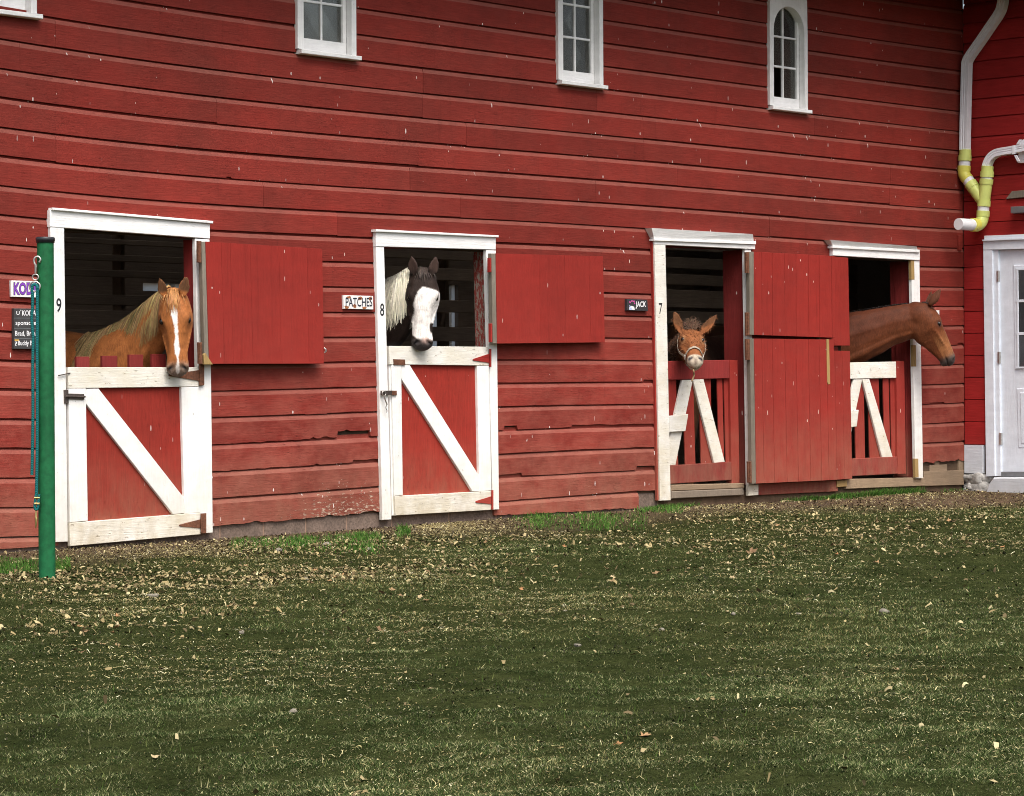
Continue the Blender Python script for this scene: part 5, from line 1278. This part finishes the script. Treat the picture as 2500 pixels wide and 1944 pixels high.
br = [Q(2472, 376, XC - .03), Q(2480, 388, XC - .03)]
for qd in ([(2480, 353), (2488, 341), (2494, 341), (2487, 353)], [(2475, 379), (2482, 379), (2490, 394), (2483, 395)], [(2470, 357), (2477, 355.5), (2478, 376), (2470.5, 377.5)]):
    boardx('bracket', qd, XC - .128, .01, 'white_metal', ds, .002)
boardx('bracket_base', [(2489, 345), (2500, 340), (2500, 398), (2484, 398)], XC - .05, .048, 'white_metal', ds, .003)

# ================================================================== ground cover
def in_view(x, y, pad):
    d = np.stack([x - CAM[0], y - CAM[1]], -1); f = d @ FWD[:2]; r = d @ RIGHT[:2]
    return (f > 6.0) & (np.abs(r) < f * 1250 / FPX + pad), f
def turf(x, y):      # 0 by the wall, 1 on the lawn
    w = 0.8 * np.sin(0.9 * x + 1.0) + 0.5 * np.sin(2.1 * x - 0.7 * y)
    return np.clip((-y - 0.15 - 1.3 * np.clip((x - 1.5) / 5, 0, 1) + w * 0.35) / 1.9, 0, 1)
def vnoise(x, y, f, seed):
    r = np.random.default_rng(seed); out = 0
    for i in range(6):
        a = r.uniform(0, 6.28); k = f * r.uniform(.6, 1.6); out = out + np.sin(k * (x * np.cos(a) + y * np.sin(a)) + r.uniform(0, 6.28))
    return out / 6
def scatter(n, pad, y_hi=-0.03):
    x = rng.uniform(-15.5, 8, n); y = rng.uniform(-14, y_hi, n); ok, f = in_view(x, y, pad); ok &= x < XC - 0.05
    return x[ok], y[ok], f[ok]
def blades(name, x, y, h, w, col, lean=0.6, kind='stuff', z0=None):
    n = len(x); az = rng.uniform(0, 6.28, n); ln = rng.uniform(0.1, 1, n) * lean * h
    z = (hgt(x, y) if z0 is None else z0) - 0.004
    b = np.stack([x, y, z], -1); fx_ = np.cos(az), np.sin(az)
    az2 = rng.uniform(0, 6.28, n); sx = np.stack([np.cos(az2), np.sin(az2), np.zeros(n)], -1) * w[:, None]
    dl = np.stack([fx_[0] * ln, fx_[1] * ln, np.zeros(n)], -1)
    mid = b + dl * .35 + np.array([0, 0, 1.0]) * (h * .6)[:, None]; tip = b + dl + np.array([0, 0, 1.0]) * h[:, None]
    V = np.empty((n, 5, 3)); V[:, 0] = b - sx; V[:, 1] = b + sx; V[:, 2] = mid + sx * .75; V[:, 3] = mid - sx * .75; V[:, 4] = tip
    base = (np.arange(n) * 5)[:, None]
    F = np.concatenate([base + np.array([[0, 1, 2]]), base + np.array([[0, 2, 3]]), base + np.array([[3, 2, 4]])], 0)
    C = np.repeat(col[:, None, :], 5, 1).copy()
    return link(name, arr_mesh(name, V.reshape(-1, 3), F, C.reshape(-1, 3)), 'blade')
def pick(n, choices, weights, k=.18):
    c = np.array(choices)[rng.choice(len(choices), n, p=np.array(weights) / sum(weights))]
    return c * (1 + rng.normal(0, k, (n, 1))).clip(.4, 1.7)
def screen_scatter(n, pad=430, y0=1180, y1=2010):
    n = int(n * 1.19)
    px = rng.uniform(-pad, 2500 + pad, n); py = rng.uniform(y0, y1, n)
    d = FWD[None] + ((px - 1250) / FPX)[:, None] * RIGHT[None] - ((py - 972) / FPX)[:, None] * UP[None]
    p = CAM[None] + d * ((-CAM[2]) / d[:, 2])[:, None]; ok = (p[:, 1] < -.03) & (p[:, 0] < XC - .05)
    p = p[ok]; return p[:, 0], p[:, 1], (p - CAM) @ FWD
def tri_blades(name, x, y, h, w, col, lean):
    n = len(x); az = rng.uniform(0, 6.28, n); az2 = rng.uniform(0, 6.28, n); ln = rng.uniform(0.1, 1, n) * lean * h; z = hgt(x, y) - .003
    sx = np.stack([np.cos(az2) * w, np.sin(az2) * w, np.zeros(n)], -1); b_ = np.stack([x, y, z], -1)
    V = np.stack([b_ - sx, b_ + sx, b_ + np.stack([np.cos(az) * ln, np.sin(az) * ln, h], -1)], 1)
    return link(name, arr_mesh(name, V.reshape(-1, 3), np.arange(3 * n).reshape(-1, 3), np.repeat(col[:, None, :], 3, 1).reshape(-1, 3)), 'blade')
# thin matted turf
x, y, f = screen_scatter(1250000); t = turf(x, y)
mott = vnoise(x, y, 1.1, 21) * .8 + vnoise(x, y, 3.3, 22) * .7 + vnoise(x, y, 9, 23) * .5 + vnoise(x, y, 24, 24) * .4
keep = rng.uniform(0, 1, len(x)) < (.15 + .85 * t) * np.clip(.72 + .60 * mott, .42, 1); x, y, f, t, mott = x[keep], y[keep], f[keep], t[keep], mott[keep]; n = len(x)
col = pick(n, [(.018, .036, .009), (.040, .064, .018), (.078, .102, .036), (.19, .20, .088), (.40, .39, .20)], [26, 29, 23, 14, 8], .24)
brown = np.clip(.5 + 1.3 * vnoise(x, y, .8, 41) + .7 * vnoise(x, y, 2.7, 42) + np.clip((y + 4.5) / 4, -.6, .5), 0, 1)
dry = rng.uniform(0, 1, n) < brown * .42 + (1 - t) * .4; col[dry] = pick(dry.sum(), [(.070, .060, .020), (.135, .115, .042), (.32, .28, .12), (.034, .030, .010)], [4, 4, 3, 3])
col *= (.62 + .75 * np.clip(mott * 1.2 + .42, 0, 1))[:, None]
sc_ = .55 + f / 22
tag(tri_blades('turf_grass', x, y, rng.uniform(.0040, .0130, n) * sc_ * (.7 + .6 * np.clip(mott + .4, 0, 1)), rng.uniform(.0009, .0022, n) * sc_, col, 1.9), 'short worn green and straw coloured lawn grass across the yard', 'grass', kind='stuff')
x, y, f = screen_scatter(5000); n = len(x)
tag(tri_blades('taller_grass', x, y, rng.uniform(.015, .035, n), rng.uniform(.0014, .0026, n), pick(n, [(.060, .10, .022), (.12, .14, .045), (.34, .32, .16)], [4, 3, 2]), 1.0), 'sparse longer grass blades standing in the lawn', 'grass', kind='stuff')
# fresh green tufts along the foot of the wall
def tufts(boxes, name, label):
    X_, Y_, H_, C_ = [], [], [], []
    for px0, py0, px1, py1, dn, hh in boxes:
        pts = []
        while len(pts) < dn:
            a = px0 + (px1 - px0) * (rng.beta(1.5, 1.5) * 1.16 - .08); v = rng.beta(1.2, 1.6)
            if rng.uniform() < np.clip(.55 + .9 * vnoise(np.array(a), np.array(0.), .06, 31), .08, 1): pts.append(G(a, py0 + (py1 - py0) * v))
        pts = np.array(pts); pts[:, 1] = np.minimum(pts[:, 1], -.02)
        X_.append(pts[:, 0]); Y_.append(pts[:, 1]); H_.append(rng.uniform(.35, 1, dn) * hh * (1 + .5 * vnoise(pts[:, 0], pts[:, 1], 9, 6)))
    X_, Y_, H_ = map(np.concatenate, (X_, Y_, H_)); n = len(X_)
    tag(blades(name, X_, Y_, H_, rng.uniform(.0018, .0034, n), pick(n, [(.055, .150, .022), (.090, .200, .035), (.14, .23, .06), (.04, .10, .02), (.30, .27, .12)], [8, 8, 4, 5, 1]), .8), label, 'grass', kind='stuff')
tufts([(-30, 1362, 88, 1402, 900, .055), (128, 1362, 172, 1400, 380, .05)], 'grass_tuft', 'bright green grass around the foot of the green post')
tufts([(585, 1318, 930, 1352, 2000, .050), (800, 1305, 930, 1330, 600, .05), (968, 1292, 1002, 1318, 260, .07)], 'grass_tuft', 'green grass tufts below the clapboards between stalls 9 and 8')
tufts([(1265, 1262, 1560, 1292, 2000, .055), (1555, 1236, 1672, 1262, 1100, .06)], 'grass_tuft', 'bright green grass strip between stalls 8 and 7')
tufts([(1780, 1205, 1850, 1222, 260, .05), (1862, 1203, 2105, 1222, 2000, .065), (2020, 1196, 2098, 1215, 900, .085), (2290, 1192, 2330, 1202, 160, .05)], 'grass_tuft', 'lush green grass below the closed red doors near the corner')
# straw, shavings and leaf crumbs lying about
def flakes(name, x, y, L, Wd, col, tilt, label, cat):
    n = len(x); az = rng.uniform(0, 6.28, n); tl = rng.normal(0, tilt, n)
    d = np.stack([np.cos(az) * np.cos(tl), np.sin(az) * np.cos(tl), np.sin(tl)], -1); s_ = np.stack([-np.sin(az), np.cos(az), rng.normal(0, tilt, n)], -1)
    c = np.stack([x, y, hgt(x, y) + .006 + np.abs(np.sin(tl)) * L * .45], -1); a = d * (L / 2)[:, None]; b = s_ * (Wd / 2)[:, None]
    up = np.array([0, 0, 1.0]) * (L * rng.uniform(-.05, .25, n))[:, None]
    V = np.stack([c - a - b, c - a + b, c + b * .9 + up, c - b * .9 + up, c + a + b * .5, c + a - b * .5], 1)
    base = (np.arange(n) * 6)[:, None]; F = np.concatenate([base + np.array([[0, 3, 2, 1]]), base + np.array([[3, 5, 4, 2]])], 0)
    tag(link(name, arr_mesh(name, V.reshape(-1, 3), F, np.repeat(col[:, None, :], 6, 1).reshape(-1, 3)), 'chaff'), label, cat, kind='stuff')
x, y, f = screen_scatter(620000); t = turf(x, y)
band = np.exp(-((y + 2.6 + .6 * np.sin(x * .8)) / 3.1) ** 2)
keep = rng.uniform(0, 1, len(x)) < (.05 * np.clip(.5 + vnoise(x, y, 2.2, 19) * 2.2, 0, 1.4) + .46 * band * np.clip(.42 + vnoise(x, y, 2.4, 9) * 1.7 + vnoise(x, y, 7.5, 10) * 1.1, .04, 1.4)); x, y = x[keep], y[keep]
xs, ys = [x], [y]
for px, py, sx, sy, nn in ((430, 1347, 150, 9, 4600), (1075, 1288, 60, 10, 5600), (1240, 1272, 60, 8, 900), (1000, 1318, 130, 16, 1300), (1720, 1238, 90, 9, 3000), (2160, 1203, 90, 7, 4200), (2260, 1215, 120, 12, 1200), (560, 1330, 60, 8, 700), (1850, 1250, 300, 25, 1500)):
    p = np.array([G(a, b) for a, b in zip(rng.normal(px, sx, nn), rng.normal(py, sy, nn))]); ok = (p[:, 1] < -.02) & (p[:, 1] > -9) & (p[:, 0] < XC - .1); xs.append(p[ok, 0]); ys.append(p[ok, 1])
x, y = np.concatenate(xs), np.concatenate(ys); n = len(x)
dd = .35 + .65 * np.clip(((np.stack([x, y], -1) - CAM[:2]) @ FWD[:2]) / 20, .2, 1.2)
flakes('straw', x, y, rng.gamma(2.0, .0080, n).clip(.004, .040) * dd, rng.uniform(.0018, .0065, n) * dd, pick(n, [(.36, .31, .14), (.48, .42, .22), (.22, .17, .075), (.56, .52, .34), (.14, .115, .05)], [7, 4, 6, 2, 7]), .22, 'pale straw and wood shavings strewn along the barn', 'straw')
x, y, f = screen_scatter(110000); band = np.exp(-((y + 2.2) / 1.9) ** 2); cl = np.clip(vnoise(x, y, 2.6, 12) * 2.4 + .25, 0, 1)
keep = rng.uniform(0, 1, len(x)) < (.006 + .14 * band + .95 * band * cl) * np.clip((f / 17) ** 2, 0, 1); x, y = x[keep], y[keep]; n = len(x)
flakes('leaf_litter', x, y, rng.uniform(.012, .036, n), rng.uniform(.007, .020, n), pick(n, [(.22, .17, .08), (.33, .27, .14), (.12, .09, .045), (.42, .36, .20)], [6, 5, 6, 2]), .45, 'dry crumbled leaf litter scattered over the yard', 'leaf litter')
# soil crumbs and small clods give the trodden ground its relief
x, y, f = screen_scatter(200000); keep = rng.uniform(0, 1, len(x)) < .45 * (1.02 - turf(x, y)) + .10 * np.clip(.5 + 1.5 * vnoise(x, y, 4, 51), 0, 1); x, y = x[keep], y[keep]; n = len(x)
dd = .25 + .75 * np.clip(((np.stack([x, y], -1) - CAM[:2]) @ FWD[:2] - 6) / 12, 0, 1.1)
lawn = turf(x, y)[:, None]
flakes('soil_crumbs', x, y, rng.uniform(.008, .024, n) * dd, rng.uniform(.006, .018, n) * dd, pick(n, [(.060, .044, .030), (.095, .068, .045), (.040, .030, .020)], [1, 1, 1]) * (1 - lawn) + pick(n, [(.016, .018, .007), (.028, .028, .012)], [1, 1]) * lawn, .5, 'dark crumbs of trodden soil across the yard', 'soil')

# single dry leaves large enough to tell apart
def leaf_mesh(i):
    r = np.random.default_rng(200 + i); pts = []; m = 15
    for k_ in range(m):
        a = -math.pi / 2 + 2 * math.pi * (k_ + .5) / m; rad = (0.5 + 0.18 * math.cos(5 * a + r.uniform(-.3, .3)) + r.uniform(-.05, .05)) * (1.15 if math.sin(a) > .3 else 1)
        pts.append((rad * math.cos(a) * .8, rad * math.sin(a)))
    cu, tw = r.uniform(.3, .9), r.uniform(-.4, .4)
    def lift(u, v): return cu * (u * u * 1.1 + .35 * v * v) + tw * u * v + .06 * math.sin(7 * u + 5 * v)
    V = [(0, 0, 0)] + [(u * .5, v * .5, lift(u * .5, v * .5)) for u, v in pts] + [(u, v, lift(u, v)) for u, v in pts] + [(-.012, -.55, .02), (.012, -.55, .02), (.02, -.85, .10)]
    F = [(0, 1 + k_, 1 + (k_ + 1) % m) for k_ in range(m)] + [(1 + k_, 1 + m + k_, 1 + m + (k_ + 1) % m, 1 + (k_ + 1) % m) for k_ in range(m)] + [(1 + 2 * m, 2 + 2 * m, 3 + 2 * m)]
    me = bpy.data.meshes.new('leaf'); me.from_pydata(V, [], F); me.update(); me.materials.append(MT['dry_leaf']); return me
LM = [leaf_mesh(i) for i in range(8)]
def leaf(px, py, size, k_, label, group=None):
    p = G(px, py); o = bpy.data.objects.new('fallen_leaf', LM[k_ % 8]); COL.objects.link(o)
    o.location = (p[0], p[1], float(hgt(p[0], p[1])) + .006); o.scale = (size, size, size)
    o.rotation_euler = (rng.normal(0, .35), rng.normal(0, .35), rng.uniform(0, 6.28)); tag(o, label, 'leaf', group)
    return o
leaf(2030, 1338, .085, 0, 'large reddish brown maple leaf lying on the grass before the corner stall')
leaf(2328, 1279, .075, 1, 'tan curled leaf at the edge of the bare soil near the white step')
leaf(1836, 1352, .07, 2, 'brown leaf flat on the grass below the closed red doors')
leaf(43, 1393, .07, 3, 'pinkish brown leaf left of the green post foot')
PLACES = ['on the bare ground before stall 8', 'in the patch well out from stall 8', 'in the drift at the far left of the yard', 'on the ground before the closed red doors', 'below the boards between stalls 9 and 8', 'on the ground before stall 7', 'out on the open lawn', 'on the brown soil near the white door', 'beside the green post']
WHERE = []
spots = []
for cx, cy, sx, sy, nn in ((1000, 1370, 130, 35, 22), (1000, 1470, 70, 30, 14), (210, 1540, 60, 30, 14), (1850, 1310, 260, 40, 30), (700, 1390, 260, 30, 16), (1450, 1380, 300, 40, 20), (1300, 1650, 600, 120, 5), (2200, 1290, 140, 30, 10), (90, 1470, 60, 30, 5)):
    spots += [(rng.normal(cx, sx), max(1235, rng.normal(cy, sy)), len(WHERE)) for _ in range(nn)]; WHERE.append(PLACES[len(WHERE)])
for i, (a, b, pl) in enumerate(spots):
    if not (5 < a < 2495 and b < 1930): continue
    p = G(a, b)
    if p[1] > -.25 or p[0] > XC - .3: continue
    leaf(a, b, rng.uniform(.022, .040), i, 'small dry tan leaf lying ' + PLACES[pl], 'dry leaves ' + PLACES[pl])
pm_ = []
for i in range(4):
    o = lump('pebble_source', (0, 0, 0), 1.0, 'pebble', None, 300 + i, 2, (1, .75, .55)); pm_.append(o.data); bpy.data.objects.remove(o)
for i, (a, b, sz) in enumerate(((798, 1335, .035), (748, 1412, .02), (374, 1462, .028), (680, 1349, .03), (2160, 1497, .03), (1614, 1540, .018), (1410, 1570, .018), (460, 1395, .018), (900, 1343, .03), (1790, 1510, .015), (1950, 1500, .016), (590, 1538, .018), (920, 1272, .03), (715, 1762, .016), (1380, 1500, .014))):
    p = G(a, b); o = bpy.data.objects.new('stone', pm_[i % 4]); COL.objects.link(o); o.location = (p[0], p[1], float(hgt(p[0], p[1])) + sz * .2); o.scale = (sz, sz, sz); o.rotation_euler = (0, 0, rng.uniform(0, 6.28))
    st_ = ['pale stone in the green grass between stalls 9 and 8', 'small stone left of the leaf patch before stall 8', 'egg shaped stone before the door of stall 9', 'flat stone at the edge of the grass right of stall 9',
           'palest stone on the lawn before the corner stall', 'tiny stone on the lawn before stall 7', 'tiny stone at the middle of the lawn', 'small stone in the straw before stall 9', 'stone near the left casing of stall 8', 'tiny stone below the closed red doors',
           'small stone left of the palest lawn stone', 'small stone in the drift before stall 9', 'stone against the foundation under stall 8', 'small stone low on the left lawn', 'tiny stone in the litter before stall 8'][i]
    tag(o, st_, 'stone', 'stones in the yard')
